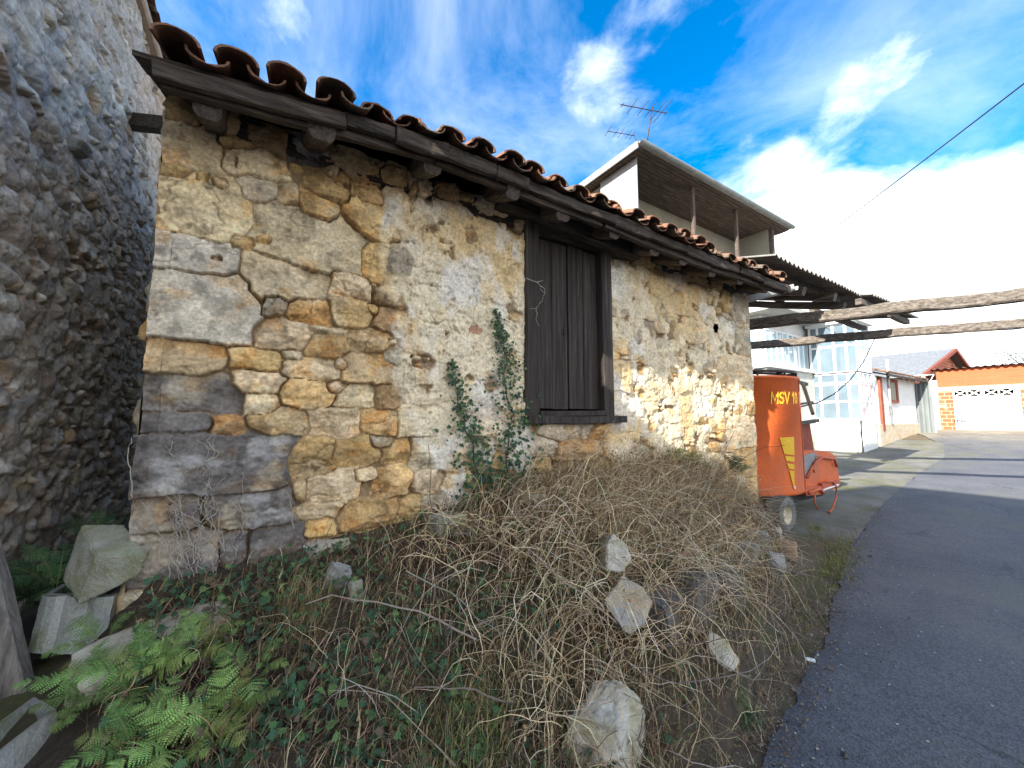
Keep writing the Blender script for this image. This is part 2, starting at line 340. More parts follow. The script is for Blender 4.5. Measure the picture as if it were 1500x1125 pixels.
def plaster_front(X, Z):
    n1 = fbm(X*2.6, Z*2.6, 60, 5); n2 = fbm(X*9, Z*9, 61, 4)
    # left coat, from the rubble to the window
    xl = np.interp(Z, [.8, 1.2, 1.7, 2.1, 2.5, 3.0, 3.3, 3.6], [1.2, 1.1, .84, .80, .70, .62, .72, .9])
    a = sstep(-.03, .05, X-xl+.12*n1+.04*n2)*sstep(2.05, 1.9, X)
    a *= sstep(3.50, 3.38, Z+.06*n1+.10*np.clip((1.3-X), 0, .6)+.28*np.clip(X-1.55, 0, .6))
    low = sstep(1.95, 1.45, Z); a = a*np.clip(1-low*sstep(-.10, .14, n1*1.0+n2*.7-.02)*1.0, 0, 1)
    a *= sstep(.9, 1.05, Z+.1*n1)
    # right coat, thin and worn
    wear = np.interp(X, [2.9, 3.3, 3.9, 4.6, 5.9], [-.42, -.40, -.26, -.18, .04])+.16*sstep(2.3, 2.7, Z)*sstep(3.6, 4, X)
    low2 = sstep(1.55, 1.3, Z)*.3
    b = sstep(.16, -.06, n1*.7+n2*.5+wear*.75+low2)*sstep(2.9, 3.0, X)*sstep(3.46, 3.34, Z+.06*n1+.05*(X-3))
    b = np.clip(b, 0, .92)
    pl = np.maximum(a, b); pl = np.clip(pl-.85*sstep(.34, .46, fbm(X*5, Z*5, 68, 4)), 0, 1)
    white = sstep(-.02, .35, fbm(X*3.2, Z*2.2, 62, 4)+np.where(X < 2, .35*sstep(2.4, 1.5, Z), -.05))[..., None]
    och = sstep(.0, .4, fbm(X*2.8+9, Z*1.7, 63, 4)+.25*sstep(2.6, 3.3, Z)+.2*sstep(1.2, .8, X))[..., None]
    base = np.array([.75, .63, .435])*np.ones(X.shape+(1,))
    c = base*(1-och)+np.array([.68, .495, .26])*och
    c = c*(1-white*.8)+np.array([.76, .70, .61])*white*.8
    # two bare brick-red patches
    for (px, py, rx, rz) in ((697, 483, .07, .05), (585, 382, .10, .12)):
        q = PY(px, py, WY); rr = ((X-q[0])/rx)**2+((Z-q[2])/rz)**2+n2*.9
        k = sstep(1.1, .8, rr)[..., None]; c = c*(1-k)+(np.array([.48, .27, .17]) if px > 600 else np.array([.34, .28, .20]))*k
    # greyer and darker tone towards the soil
    k = sstep(1.35, .9, Z+.12*n1)[..., None]*.35; c = c*(1-k)+np.array([.36, .33, .25])*k
    return pl, .006*n1, c
h, c = wallfield(X, Z, stones, 5, plaster_front)
h = h*(1-.42*sstep(2.85, 3.05, X)); h = h-.02*sstep(.10, .0, X-XL-.0)-.02*sstep(.05, 0, XR-X)       # worn arrises
V = np.stack([X+.012*fbm(Z*6, X*0, 77, 3)*((X-XL < .08) | (XR-X < .08)), WY-h, Z], -1)
xc = (X[:-1, :-1]+X[1:, 1:])/2; zc = (Z[:-1, :-1]+Z[1:, 1:])/2
hole = (xc > 1.95) & (xc < 2.95) & (zc > 1.72) & (zc < 3.53)
q = PY(1048, 481, WY); hole |= (np.abs(xc-q[0]) < .055+.01*np.sin(zc*90)) & (np.abs(zc-q[2]) < .06)
F = gridfaces(nx, nz, ~hole)[:, [0, 1, 2, 3]]
me = fastmesh('front_wall', V.reshape(-1, 3), F, c.reshape(-1, 3), True, origin(house))
link('front_wall', me, 'stone_wall', house)
# the other three walls
def side_wall(name, x, y0, y1, z0, z1, seed, out, parent):
    n, m = int((y1-y0)/.018), int((z1-z0)/.018)
    Yg, Zg = np.meshgrid(np.linspace(y0, y1, n), np.linspace(z0, z1, m), indexing='ij')
    st = fill([], y0, y1, z0, z1, [(.10, .15), (.06, .09), (.03, .05)], 500, rg=np.random.default_rng(seed))
    hh, cc = wallfield(Yg, Zg, st, seed, lambda a, b: (np.zeros(a.shape), 0*a, np.zeros(a.shape+(3,))+.3))
    hh = hh*sstep(0, .05, Yg-y0)*sstep(0, .05, y1-Yg)
    me = fastmesh(name, np.stack([x+out*hh, Yg, Zg], -1).reshape(-1, 3), gridfaces(n, m), cc.reshape(-1, 3), True, origin(parent))
    return link(name, me, 'stone_wall', parent)
side_wall('end_wall', XL, WY+.012, 7.4, .1, 3.75, 31, -1, house); side_wall('end_wall', XR, WY+.012, 7.4, 0, 3.75, 32, 1, house)
mb = MB(); mb.box((XL+.02, 7.35, 0), (XR-.02, 7.5, 3.6))
for x in (XL+.03, XR-.03): mb.prism([(x-.02, WY+.3, 3.55), (x-.02, 7.35, 3.55), (x-.02, 5.1, 4.62)], (.04, 0, 0))
mb.build('back_wall', 'tan_rock', house)
mb = MB(); mb.box((1.2, WY+.5, .8), (3.8, WY+.55, 3.5)); mb.build('inner_partition', 'old_wood', house)
# window: posts, lintel, sill, two plank shutters
mb = MB()
mb.beam((1.985, WY+.02, 1.70), (1.985, WY+.02, 3.50), .15, .13, 14, .004, (0, 1, 0)); mb.build('window_post', 'shutter_wood', house)
mb = MB(); mb.beam((2.925, WY+.02, 1.70), (2.925, WY+.02, 3.46), .15, .13, 14, .004, (0, 1, 0)); mb.build('window_post', 'shutter_wood', house)
mb = MB(); mb.beam((1.60, WY-.04, 3.60), (3.35, WY-.04, 3.50), .20, .20, 16, .010); mb.build('lintel', 'old_wood', house)
mb = MB(); mb.beam((1.90, WY-.02, 1.675), (3.12, WY-.015, 1.690), .16, .07, 14, .006); mb.build('sill', 'shutter_wood', house)
mb = MB(); mb.beam((2.05, WY-.005, 1.738), (2.86, WY-.005, 1.745), .13, .05, 14, .004); mb.build('window_rail', 'shutter_wood', house)
def shutter(xa, xb, n):
    mb = MB(); w = (xb-xa)/n
    for k in range(n):
        x0 = xa+k*w+.003; x1 = xa+(k+1)*w-.003; y = WY+.035+rng.uniform(-.004, .004); zt = 3.40+rng.uniform(-.01, .01); zb = 1.775+rng.uniform(0, .012)
        m = 18; vs = []; fs = []
        for i in range(m+1):
            z = zb+(zt-zb)*i/m; e = rng.normal(0, .0012, 4)
            vs += [(x0+e[0], y+e[1], z), (x1+e[2], y+e[3], z), (x1+e[2], y+.028, z), (x0+e[0], y+.028, z)]
        for j in range(7): pass
        for i in range(m):
            for a in range(4): fs.append((i*4+a, i*4+(a+1) % 4, (i+1)*4+(a+1) % 4, (i+1)*4+a))
        fs += [(3, 2, 1, 0), tuple(m*4+a for a in range(4))]; mb.add(vs, fs)
    return mb
sh = shutter(2.068, 2.445, 2).build('shutter', 'shutter_wood', house); shutter(2.462, 2.848, 2).build('shutter', 'shutter_wood', house)
mb = MB()
mb.tube([(2.40, WY+.030, 2.5), (2.40, WY+.02, 2.5), (2.40, WY+.018, 2.56)], .006, 6); mb.build('latch', 'dark_iron', sh)
# eave: wall plate, rafters, boards, tiles
SL = .40
def roofz(X, Y): return ze(X)-.07+(Y-2.36)*SL
mb = MB(); mb.beam((XL+.02, WY+.12, 3.50), (XR-.02, WY+.12, 3.52), .22, .16, 30, .012); mb.build('wall_plate', 'old_wood', house)
rx = [-.33]+[PY(a, b, 2.45)[0] for a, b in ((470, 180), (635, 230), (750, 270), (825, 298), (900, 325), (960, 348), (1000, 368), (1045, 388))]+[4.9, 5.55]
for i, x in enumerate(rx):
    w = rng.uniform(.11, .15); hgt = rng.uniform(.12, .16); z0 = ze(x)-.175; y0 = 2.44+rng.uniform(-.03, .03)
    mb = MB(); mb.beam((x, y0, z0), (x+rng.normal(0, .02), 5.05, z0+(5.05-y0)*SL), w, hgt, 10, .008, bev=.35); mb.build('rafter', 'old_wood_y', house)
mb = MB(); xk = [XL+.03, .33, .62, .98, 1.36, 1.66, 2.62, 3.1, 3.7, 4.75, 5.3, 6.03]
for a, b in zip(xk[:-1], xk[1:]):
    dz = rng.uniform(-.016, .014); n = 6
    mb.beam((a+.004, 2.385+rng.uniform(-.008, .008), ze(a)-.115+dz), (b-.004, 2.385, ze(b)-.115+dz), .045, .092+rng.uniform(-.018, .018), 14, .011, bev=.22, sag=rng.uniform(-.006, .012))
mb.build('fascia_board', 'old_wood', house)
mb = MB()
for a, b in ((XL+.06, .9), (.92, 2.5), (2.53, 4.2), (4.23, 5.98)): mb.beam((a, 2.445, ze(a)-.155), (b, 2.445, ze(b)-.155+rng.uniform(-.01, .01)), .05, .07, 14, .009, bev=.2)
mb.build('eave_batten', 'old_wood', house)
mb = MB()
for k in range(20):                               # roof boards seen from below, laid along the eave
    ya = 2.41+k*.135
    for a, b in ((XL-.05, 1.2), (1.2, 3.4), (3.4, 6.02)):
        xs_ = np.linspace(a+.004, b-.004, 5); g = rng.uniform(-.006, .006)
        top = [(x, ya, roofz(x, ya)+.0+g) for x in xs_]; bt = [(x, ya+.128, roofz(x, ya+.128)+g) for x in xs_]
        vs = top+bt+[(p[0], p[1], p[2]-.025) for p in top+bt]; n = len(xs_); fs = []
        for i in range(n-1): fs += [(i, i+1, n+i+1, n+i), (2*n+i, 3*n+i, 3*n+i+1, 2*n+i+1), (i, 2*n+i, 2*n+i+1, i+1), (n+i, n+i+1, 3*n+i+1, 3*n+i)]
        mb.add(vs, fs)
mb.add([(XL-.05, 5.1, 4.60), (6.02, 5.1, 4.60), (6.02, 7.8, 3.5), (XL-.05, 7.8, 3.5)], [(0, 1, 2, 3)])
mb.build('roof_boards', 'old_wood', house)
def tile(mb, x, y, z, L, r0, r1, sl, up, jx=0, th=.013):
    """half-round clay tile, lower end at (x,y,z); r0 lower radius, r1 upper; up=+1 cover, -1 channel"""
    n = 8; vs = []; fs = []
    for e, (t, r) in enumerate(((0, r0), (.5, (r0+r1)/2), (1, r1))):
        for rr in (r, r-th):
            for k in range(n+1):
                a = math.pi*k/n; ww = .002*rng.normal()
                vs.append((x+jx*t+math.cos(a)*rr, y+L*t, z+L*t*sl+up*(math.sin(a)*rr*.66)+ww))
    m = n+1
    for e in range(2):
        for k in range(n):
            o = e*2*m
            fs.append((o+k, o+k+1, o+2*m+k+1, o+2*m+k)); fs.append((o+m+k, o+3*m+k, o+3*m+k+1, o+m+k+1))
        fs.append((e*2*m, e*2*m+2*m, e*2*m+3*m, e*2*m+m)); fs.append((e*2*m+n, e*2*m+m+n, e*2*m+3*m+n, e*2*m+2*m+n))
    for k in range(n): fs.append((k, m+k, m+k+1, k+1)); fs.append((4*m+k, 4*m+k+1, 5*m+k+1, 5*m+k))
    mb.add(vs, fs, False)
mb = MB(); pitch = .232; ncol = 27
for cidx in range(ncol):
    x = XL+.14+cidx*pitch*1.005+rng.normal(0, .008); y = 2.30+rng.normal(0, .018)
    for r in range(8):
        yy = y+r*.345; zz = roofz(np.clip(x, XL, XR), yy)+.012*(1 if r else 1)
        jx = rng.normal(0, .012)
        tile(mb, x+pitch/2+rng.normal(0, .005), yy+.03+rng.normal(0, .012), zz+.074+rng.normal(0, .003), .42, .092, .078, SL-.03, -1, jx*.5)
        tile(mb, x+rng.normal(0, .012), yy+rng.normal(0, .022 if r == 0 else .012), zz+.036+rng.normal(0, .008), .42, rng.uniform(.094, .106), .084, SL-.03, 1, jx)
mb.build('roof_tiles', 'roof_tile', house)
mb = MB()
xs_ = np.arange(XL-.05, 6.05, .08); Yb = np.linspace(5.1, 7.85, 6)
mb.grid(np.array([[(x, y, 4.70-(y-5.1)*.42+.04*math.sin(x*27)) for y in Yb] for x in xs_])); mb.build('rear_roof', 'roof_tile', house)
mb = MB(); mb.tube([(x, 5.08, roofz(np.clip(x, -.5, 5.9), 5.05)+.08+.012*math.sin(x*14)) for x in np.arange(XL-.05, 6.06, .1)], .11, 10); mb.build('ridge_tiles', 'roof_tile', house)

# ================================================================ NEIGHBOUR
mat('cornice', (.38, .31, .24), (.46, .38, .32), 5, bump=.4)
nb = empty('rubble_house', (-1.3, 5, .6), 'tall house wall of small grey rubble stones rising steeply beside the narrow alley', 'house')
def neigh_pl(Yg, Zg):
    n1 = fbm(Yg*1.5, Zg*1.5, 160, 5); up = sstep(3.6, 6, Zg+.8*n1)
    pl = np.clip(sstep(-.3, .3, fbm(Yg*4, Zg*4, 161, 4)+.08)*.72+up*.3, 0, .85)
    warm = (up*sstep(5.2, 6.4, Yg+n1)*.8)[..., None]
    c = np.array([.47, .44, .39])*(1-warm)+np.array([.58, .42, .29])*warm
    return pl, 0*Yg, c*(1+.15*n1[..., None])
PAL.update(a=(.46, .445, .42), e=(.33, .325, .32), f=(.58, .555, .51), h=(.38, .32, .27))
def rubble(name, y0, y1, z0, z1, seed, step, parent, place):
    n, m = int((y1-y0)/step), int((z1-z0)/step)
    Yg, Zg = np.meshgrid(np.linspace(y0, y1, n), np.linspace(z0, z1, m), indexing='ij')
    st = fill([], y0, y1, z0, z1, [(.045, .075), (.03, .045), (.016, .028)], 6000 if step < .02 else 1200, rg=np.random.default_rng(seed), tones='aaeffh')
    for q_ in st: q_[5] = float(np.random.default_rng(int(abs(q_[0]*1e4))).normal(0, .28))
    hh, cc = wallfield(Yg, Zg, st, seed, neigh_pl, .006, 1.7)
    hh = hh*.9+.03*fbm(Yg*.9, Zg*.9, seed, 3)
    me = fastmesh(name, place(Yg, Zg, hh).reshape(-1, 3), gridfaces(n, m), cc.reshape(-1, 3), True, origin(parent))
    return link(name, me, 'rubble_wall', parent)
rubble('side_wall', 1.88, 9.0, .2, 5.93, 41, .0135, nb, lambda y, z, h: np.stack([-1.3+h, y, z], -1))
rubble('front_wall', -7.5, -1.32, 0, 5.93, 42, .03, nb, lambda x, z, h: np.stack([x, 1.86-h, z], -1))
mb = MB(); mb.box((-7.5, 1.95, 0), (-7.4, 9, 5.9)); mb.box((-7.4, 8.9, 0), (-1.36, 9, 5.9)); mb.build('rear_wall', 'grey_rock', nb)
MB().box((-7.5, -.35, 0), (-3.0, 1.80, 5.5)).build('shade_wing', 'cornice', nb)  # unseen block added to keep the sun off the bank and lower wall
mb = MB()
for i in range(34):
    y = 1.85+i*.212+rng.normal(0, .01); tile(mb, y, 0, 0, .42, .10, .085, .3, 1); tile(mb, y+.105, .03, .085, .42, .09, .08, .3, -1)
mb.v = [(-1.16-b+rng.normal(0, .004), a, 5.95+cz) for a, b, cz in mb.v]
mb.grid(np.array([[(-1.4-3.0*t, y, 6.05+.95*t) for t in (0, .5, 1)] for y in np.linspace(1.8, 9.1, 4)])); mb.grid(np.array([[(-4.4-3.2*t, y, 7.0-1.0*t) for t in (0, .5, 1)] for y in np.linspace(1.8, 9.1, 4)]))
mb.add([(-1.3, 1.88, 5.9), (-7.5, 1.88, 5.9), (-4.4, 1.88, 6.95)], [(0, 1, 2)]); mb.build('tile_roof', 'roof_tile', nb)
mb = MB(); mb.box((-1.36, 1.9, 5.85), (-1.215, 9, 5.955), .02); mb.build('eave_course', 'cornice', nb)
p = PX(98, 215, -1.3); mb = MB(); mb.obox((-1.29, p[1], p[2]), (.09, .01, .02), (.0, .10, .01), (.01, 0, .045), .02, .008); mb.build('jutting_stone', 'grey_rock', nb)
# timber wedged across the gap
p0 = PX(190, 178, -1.32); mb = MB(); mb.beam((-1.34, p0[1], p0[2]), (-.50, p0[1]-.9, p0[2]-.02-.35), .10, .15, 6, .008, bev=.2)
tag(mb.build('timber_plank', 'old_wood'), 'stub of old timber wedged high across the gap between the two stone houses', 'timber')
# ================================================================ GROUND, ROAD, BANK
mat('soil', (.085, .062, .042), (.15, .115, .08), 3, bump=.7, bscale=25, c3=(.075, .085, .03), s3=1.2)
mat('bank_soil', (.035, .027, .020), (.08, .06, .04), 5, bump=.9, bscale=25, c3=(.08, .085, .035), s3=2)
def gridmesh(name, xs, ys, zf, m, kind='structure'):
    Xg, Yg = np.meshgrid(xs, ys, indexing='ij'); me = fastmesh(name, np.stack([Xg, Yg, zf(Xg, Yg)], -1).reshape(-1, 3), gridfaces(len(xs), len(ys)), None, True)
    return tag(link(name, me, m), kind=kind)
gx = np.unique(np.concatenate([np.linspace(-400, -20, 12), np.linspace(-20, 40, 241), np.linspace(40, 60, 21), np.linspace(60, 900, 20)]))
gy = np.unique(np.concatenate([np.linspace(-400, -20, 12), np.linspace(-20, 30, 126), np.linspace(30, 600, 20)]))
gridmesh('ground', gx, gy, lambda X, Y: roadz(X)-.02+.012*fbm(X*.8, Y*.8, 201, 3), 'soil')
def Yroad(X): return np.interp(X, [-12, 0, 2, 4, 6.6, 8.1, 10, 14, 18, 21, 25, 30], [-2.2, .35, 1.06, 1.45, 2.08, 2.35, 2.62, 3.0, 3.2, 3.7, 5.3, 5.7])
# asphalt: fine chippings with pale flecks, dusty towards the yard
m = bpy.data.materials.new('asphalt'); m.use_nodes = True; nt = m.node_tree; N = nt.nodes; L = nt.links; b = N['Principled BSDF']
tc = N.new('ShaderNodeTexCoord')
def nz(s, d=6, r=.6):
    n = N.new('ShaderNodeTexNoise'); n.inputs['Scale'].default_value = s; n.inputs['Detail'].default_value = d; n.inputs['Roughness'].default_value = r; L.new(tc.outputs['Object'], n.inputs[0]); return n
def rp(src, p0, p1, a, bb):
    r = N.new('ShaderNodeValToRGB'); e = r.color_ramp.elements; e[0].position = p0; e[1].position = p1; e[0].color = (*a, 1); e[1].color = (*bb, 1); L.new(src, r.inputs[0]); return r.outputs[0]
def mx(f, a, bb, t='MIX'):
    x = N.new('ShaderNodeMix'); x.data_type = 'RGBA'; x.blend_type = t
    for i, v in ((0, f), (6, a), (7, bb)):
        if isinstance(v, (float, int)): x.inputs[i].default_value = v
        elif isinstance(v, tuple): x.inputs[i].default_value = (*v, 1)
        else: L.new(v, x.inputs[i])
    return x.outputs[2]
ch = N.new('ShaderNodeTexVoronoi'); ch.inputs['Scale'].default_value = 85; L.new(tc.outputs['Object'], ch.inputs['Vector'])
sepv = N.new('ShaderNodeSeparateColor'); L.new(ch.outputs['Color'], sepv.inputs[0])
base = mx(rp(nz(1.1).outputs[0], .3, .7, (0, 0, 0), (1, 1, 1)), (.070, .076, .090), (.112, .116, .128))
base = mx(1.0, base, rp(sepv.outputs[0], .0, 1.0, (.72, .72, .72), (1.32, 1.32, 1.32)), 'MULTIPLY')
base = mx(1.0, base, rp(nz(160, 2).outputs[0], .3, .7, (.75,)*3, (1.25,)*3), 'MULTIPLY')
vf = N.new('ShaderNodeTexVoronoi'); vf.inputs['Scale'].default_value = 16; L.new(tc.outputs['Object'], vf.inputs['Vector'])
fl = rp(vf.outputs['Distance'], .09, .13, (1, 1, 1), (0, 0, 0)); sp2 = N.new('ShaderNodeSeparateColor'); L.new(vf.outputs['Color'], sp2.inputs[0])
fl = mx(1.0, fl, rp(sp2.outputs[1], .80, .82, (0, 0, 0), (1, 1, 1)), 'MULTIPLY')
base = mx(fl, base, (.42, .41, .39))
cr = N.new('ShaderNodeTexVoronoi'); cr.feature = 'DISTANCE_TO_EDGE'; cr.inputs['Scale'].default_value = .9
wv = N.new('ShaderNodeVectorMath'); wv.operation = 'ADD'; L.new(tc.outputs['Object'], wv.inputs[0]); wn_ = nz(3.0, 5); sc2 = N.new('ShaderNodeVectorMath'); sc2.operation = 'SCALE'; L.new(wn_.outputs['Color'], sc2.inputs[0]); sc2.inputs['Scale'].default_value = .5; L.new(sc2.outputs[0], wv.inputs[1]); L.new(wv.outputs[0], cr.inputs['Vector'])
crm = mx(1.0, rp(cr.outputs['Distance'], .004, .012, (1, 1, 1), (0, 0, 0)), rp(nz(.5, 3).outputs[0], .5, .6, (0, 0, 0), (.7, .7, .7)), 'MULTIPLY'); base = mx(crm, base, (.03, .03, .03))
base = mx(rp(nz(.28, 9, .72).outputs[0], .52, .60, (0, 0, 0), (.5, .5, .5)), base, (.135, .132, .125))
base = mx(mx(1.0, rp(nz(.55, 8, .7).outputs[0], .53, .70, (0, 0, 0), (1, 1, 1)), (.55, .55, .55), 'MULTIPLY'), base, (.085, .095, .045))
sx = N.new('ShaderNodeSeparateXYZ'); L.new(tc.outputs['Object'], sx.inputs[0])
ad = N.new('ShaderNodeMath'); ad.operation = 'MULTIPLY_ADD'; L.new(nz(.35, 6, .7).outputs[0], ad.inputs[0]); ad.inputs[1].default_value = 9; L.new(sx.outputs[0], ad.inputs[2])
mr = N.new('ShaderNodeMapRange'); mr.inputs[1].default_value = 24; mr.inputs[2].default_value = 32; L.new(ad.outputs[0], mr.inputs[0])
base = mx(mr.outputs[0], base, mx(rp(nz(1.6, 8, .7).outputs[0], .4, .6, (0, 0, 0), (1, 1, 1)), (.15, .135, .10), (.30, .265, .19)))
L.new(base, b.inputs['Base Color']); b.inputs['Roughness'].default_value = .82; b.inputs['Specular IOR Level'].default_value = .35
bp = N.new('ShaderNodeBump'); bp.inputs['Strength'].default_value = .38; bp.inputs['Distance'].default_value = .008; L.new(ch.outputs['Distance'], bp.inputs['Height']); L.new(bp.outputs[0], b.inputs['Normal'])
MT['asphalt'] = m
xs = np.concatenate([np.linspace(-12, 0, 30), np.linspace(.1, 14, 280), np.linspace(14.3, 40, 90)])
us = np.linspace(0, 1, 40)
Xg = xs[:, None]*np.ones((1, 40)); ye = Yroad(xs)+.05*fbm(xs*1.6, xs*0, 210, 4)+.02*fbm(xs*9, xs*0, 211, 2)
Yg = ye[:, None]-(us[None]**1.5)*(ye[:, None]+9)
edge = np.clip((ye[:, None]-Yg)/.5, 0, 1)
me = fastmesh('road', np.stack([Xg, Yg, roadz(Xg)+.002+.022*edge**.5], -1).reshape(-1, 3), gridfaces(len(xs), 40)[:, ::-1], None, True)
tag(link('road', me, 'asphalt'), kind='structure')
# pale worn yard slab beside the machine
mat('yard_slab', (.105, .103, .097), (.18, .175, .16), 1.6, bump=.6, bscale=30, c3=(.10, .105, .05), s3=1.3, l3=.46, h3=.66)
xs = np.linspace(6.2, 22, 80); us = np.linspace(0, 1, 20); ya = Yroad(xs)-.02-.25*sstep(6.8, 6.2, xs)*0; Xg = xs[:, None]*np.ones((1, 20)); Yg = ya[:, None]+us[None]*(7.2-ya[:, None]); sink = .06*sstep(7.6, 6.6, Xg+.9*fbm(Xg*1.5, Yg*1.5, 290, 4)+.5)
me = fastmesh('yard', np.stack([Xg, Yg, roadz(Xg)+.006*fbm(Xg, Yg, 8, 3)+.004-sink], -1).reshape(-1, 3), gridfaces(80, 20), None, True)
tag(link('yard', me, 'yard_slab'), kind='structure')
def zwall(X): return np.interp(X, [-3, -.85, -.45, .2, 1, 2, 4, 4.7, 5.25, 5.7, 6.1], [.36, .42, .84, .90, .98, 1.14, 1.10, .84, .42, .16, .0])
def Yedge(X): return np.interp(X, [-3, 0, 1.2, 2, 2.6, 4, 5, 5.9, 6.3], [-.1, .55, 1.05, 1.18, 1.35, 1.74, 2.15, 2.62, 2.9])
def bankz(X, Y):
    X = np.asarray(X, float); Y = np.asarray(Y, float)
    fr = np.clip((Y-Yedge(X))/(WY-Yedge(X)), 0, 1); p = np.interp(X, [-3, -.7, -.3, .4, 1, 2, 4, 6], [1, 1, 1.25, .95, .72, .50, .42, .5])
    z = zwall(X)*fr**p
    al = sstep(0, .3, Y-WY); z = z*(1-al)+np.interp(X, [-.9, -.5], [.44, .8])*al
    return z
def bank_full(X, Y):
    return bankz(X, Y)+.035*fbm(X*3, Y*3, 220, 4)+.012*fbm(X*12, Y*12, 221, 3)-.05*(Y < Yedge(X)+.04)
Vb = []; Fb = []; nb_ = 0
for xa_, xb_, ye_, n_, m_ in ((-3, XL, 9.0, 120, 260), (XL, 6.25, WY+.03, 330, 150)):
    Xg, Yg = np.meshgrid(np.linspace(xa_, xb_, n_), np.linspace(0, 1, m_), indexing='ij'); Y0 = Yedge(Xg)-.05; Yg = Y0+Yg*(ye_-Y0)
    Vb.append(np.stack([Xg, Yg, bank_full(Xg, Yg)], -1).reshape(-1, 3)); Fb.append(gridfaces(n_, m_)+nb_); nb_ += n_*m_
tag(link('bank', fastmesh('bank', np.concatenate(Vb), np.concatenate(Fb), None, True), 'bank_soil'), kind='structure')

# ================================================================ PLANTS
def ribbons(root, length, width, az, lean, curl, seg=5, wob=.12, taper=True, az2=.25):
    n = len(root); th = lean.copy(); a = az.copy(); p = root.copy(); P_ = [p.copy()]; D = []
    for i in range(seg):
        d = np.stack([np.sin(th)*np.cos(a), np.sin(th)*np.sin(a), np.cos(th)], -1); p = p+d*(length/seg)[:, None]; P_.append(p.copy()); D.append(d)
        th = th+curl/seg+rng.normal(0, wob, n); a = a+rng.normal(0, az2, n)
    D.append(D[-1]); V = []
    for i, (p, d) in enumerate(zip(P_, D)):
        s = np.cross(d, np.array([.3, .2, 1.0])); s /= np.linalg.norm(s, axis=1)[:, None]+1e-9
        tw = 1 if not taper else (1-.85*(i/seg)**1.5)
        V += [p-s*(width*tw/2)[:, None], p+s*(width*tw/2)[:, None]]
    V = np.stack(V, 1); k = 2*(seg+1)
    f = np.array([(2*i, 2*i+1, 2*i+3, 2*i+2) for i in range(seg)]); F = (np.arange(n)[:, None, None]*k+f[None]).reshape(-1, 4)
    return V.reshape(-1, 3), F, k
def stalks(root, length, r, az, lean, curl, seg=7, wob=.1, az2=.15):
    """three-sided tubes"""
    n = len(root); th = lean.copy(); a = az.copy(); p = root.copy(); V = []
    for i in range(seg+1):
        d = np.stack([np.sin(th)*np.cos(a), np.sin(th)*np.sin(a), np.cos(th)], -1)
        s = np.cross(d, np.array([.31, .22, .9])); s /= np.linalg.norm(s, axis=1)[:, None]+1e-9; u = np.cross(s, d); rr = (r*(1-.6*i/seg))[:, None]
        for k in range(3): V.append(p+rr*(s*math.cos(k*2.094)+u*math.sin(k*2.094)))
        p = p+d*(length/seg)[:, None]; th = th+curl/seg+rng.normal(0, wob, n); a = a+rng.normal(0, az2, n)
    V = np.stack(V, 1); k = 3*(seg+1)
    f = np.array([(3*i+j, 3*i+(j+1) % 3, 3*i+3+(j+1) % 3, 3*i+3+j) for i in range(seg) for j in range(3)]); F = (np.arange(n)[:, None, None]*k+f[None]).reshape(-1, 4)
    return V.reshape(-1, 3), F, k
LEAF = np.array([(0, 0, 0), (.34, .10, .05), (.62, .02, .0), (.42, .42, .06), (.40, .66, .02), (.16, .66, .05), (0, 1.05, -.04), (-.16, .66, .05), (-.40, .66, .02), (-.42, .42, .06), (-.62, .02, 0), (-.34, .10, .05), (0, .45, 0)])
LF = np.array([(12, i, (i+1) % 12) for i in range(12)])
OVAL = np.array([(0, 0, 0), (.22, .3, .05), (.24, .6, .05), (0, 1, 0), (-.24, .6, .05), (-.22, .3, .05), (0, .5, 0)]); OF = np.array([(6, i, (i+1) % 6) for i in range(6)])
def leaves(pos, size, nrm, spin, T=LEAF, TF=LF):
    n = len(pos); nrm = nrm/np.linalg.norm(nrm, axis=1)[:, None]
    a = np.cross(nrm, np.array([.1, .05, 1.0])+0*nrm); a /= np.linalg.norm(a, axis=1)[:, None]+1e-9; b = np.cross(nrm, a)
    x = a*np.cos(spin)[:, None]+b*np.sin(spin)[:, None]; y = np.cross(nrm, x)
    V = pos[:, None]+size[:, None, None]*(T[None, :, :1]*x[:, None]+T[None, :, 1:2]*y[:, None]+T[None, :, 2:]*nrm[:, None])
    return V.reshape(-1, 3), (np.arange(n)[:, None, None]*len(T)+TF[None]).reshape(-1, 3), len(T)
def join(parts):
    Vs = []; Fs = []; Cs = []; o = 0
    for V, F, C in parts:
        if F.shape[1] == 3: F = np.concatenate([F, F[:, 2:]], 1)
        Vs.append(V); Fs.append(F+o); Cs.append(C); o += len(V)
    return np.concatenate(Vs), np.concatenate(Fs), np.concatenate(Cs)
def quadtri(name, parts, m='plant', parent=None, smooth=False):
    """mixed quads and triangles in one mesh"""
    me = bpy.data.meshes.new(name); o = origin(parent)
    V = np.concatenate([p[0] for p in parts])-o; off = np.cumsum([0]+[len(p[0]) for p in parts])
    li = np.concatenate([(p[1]+k).ravel() for p, k in zip(parts, off)]).astype(np.int32); tot = np.concatenate([np.full(len(p[1]), p[1].shape[1]) for p in parts])
    st = np.concatenate([[0], np.cumsum(tot)[:-1]]).astype(np.int32)
    me.vertices.add(len(V)); me.vertices.foreach_set('co', V.astype(np.float32).ravel()); me.loops.add(len(li)); me.loops.foreach_set('vertex_index', li)
    me.polygons.add(len(tot)); me.polygons.foreach_set('loop_start', st); me.polygons.foreach_set('use_smooth', np.full(len(tot), smooth)); me.update(calc_edges=True)
    a = me.attributes.new('tint', 'FLOAT_COLOR', 'POINT'); c = np.ones((len(V), 4), np.float32); c[:, :3] = np.clip(np.concatenate([p[2] for p in parts]), .004, .9); a.data.foreach_set('color', c.ravel())
    return link(name, me, m, parent)
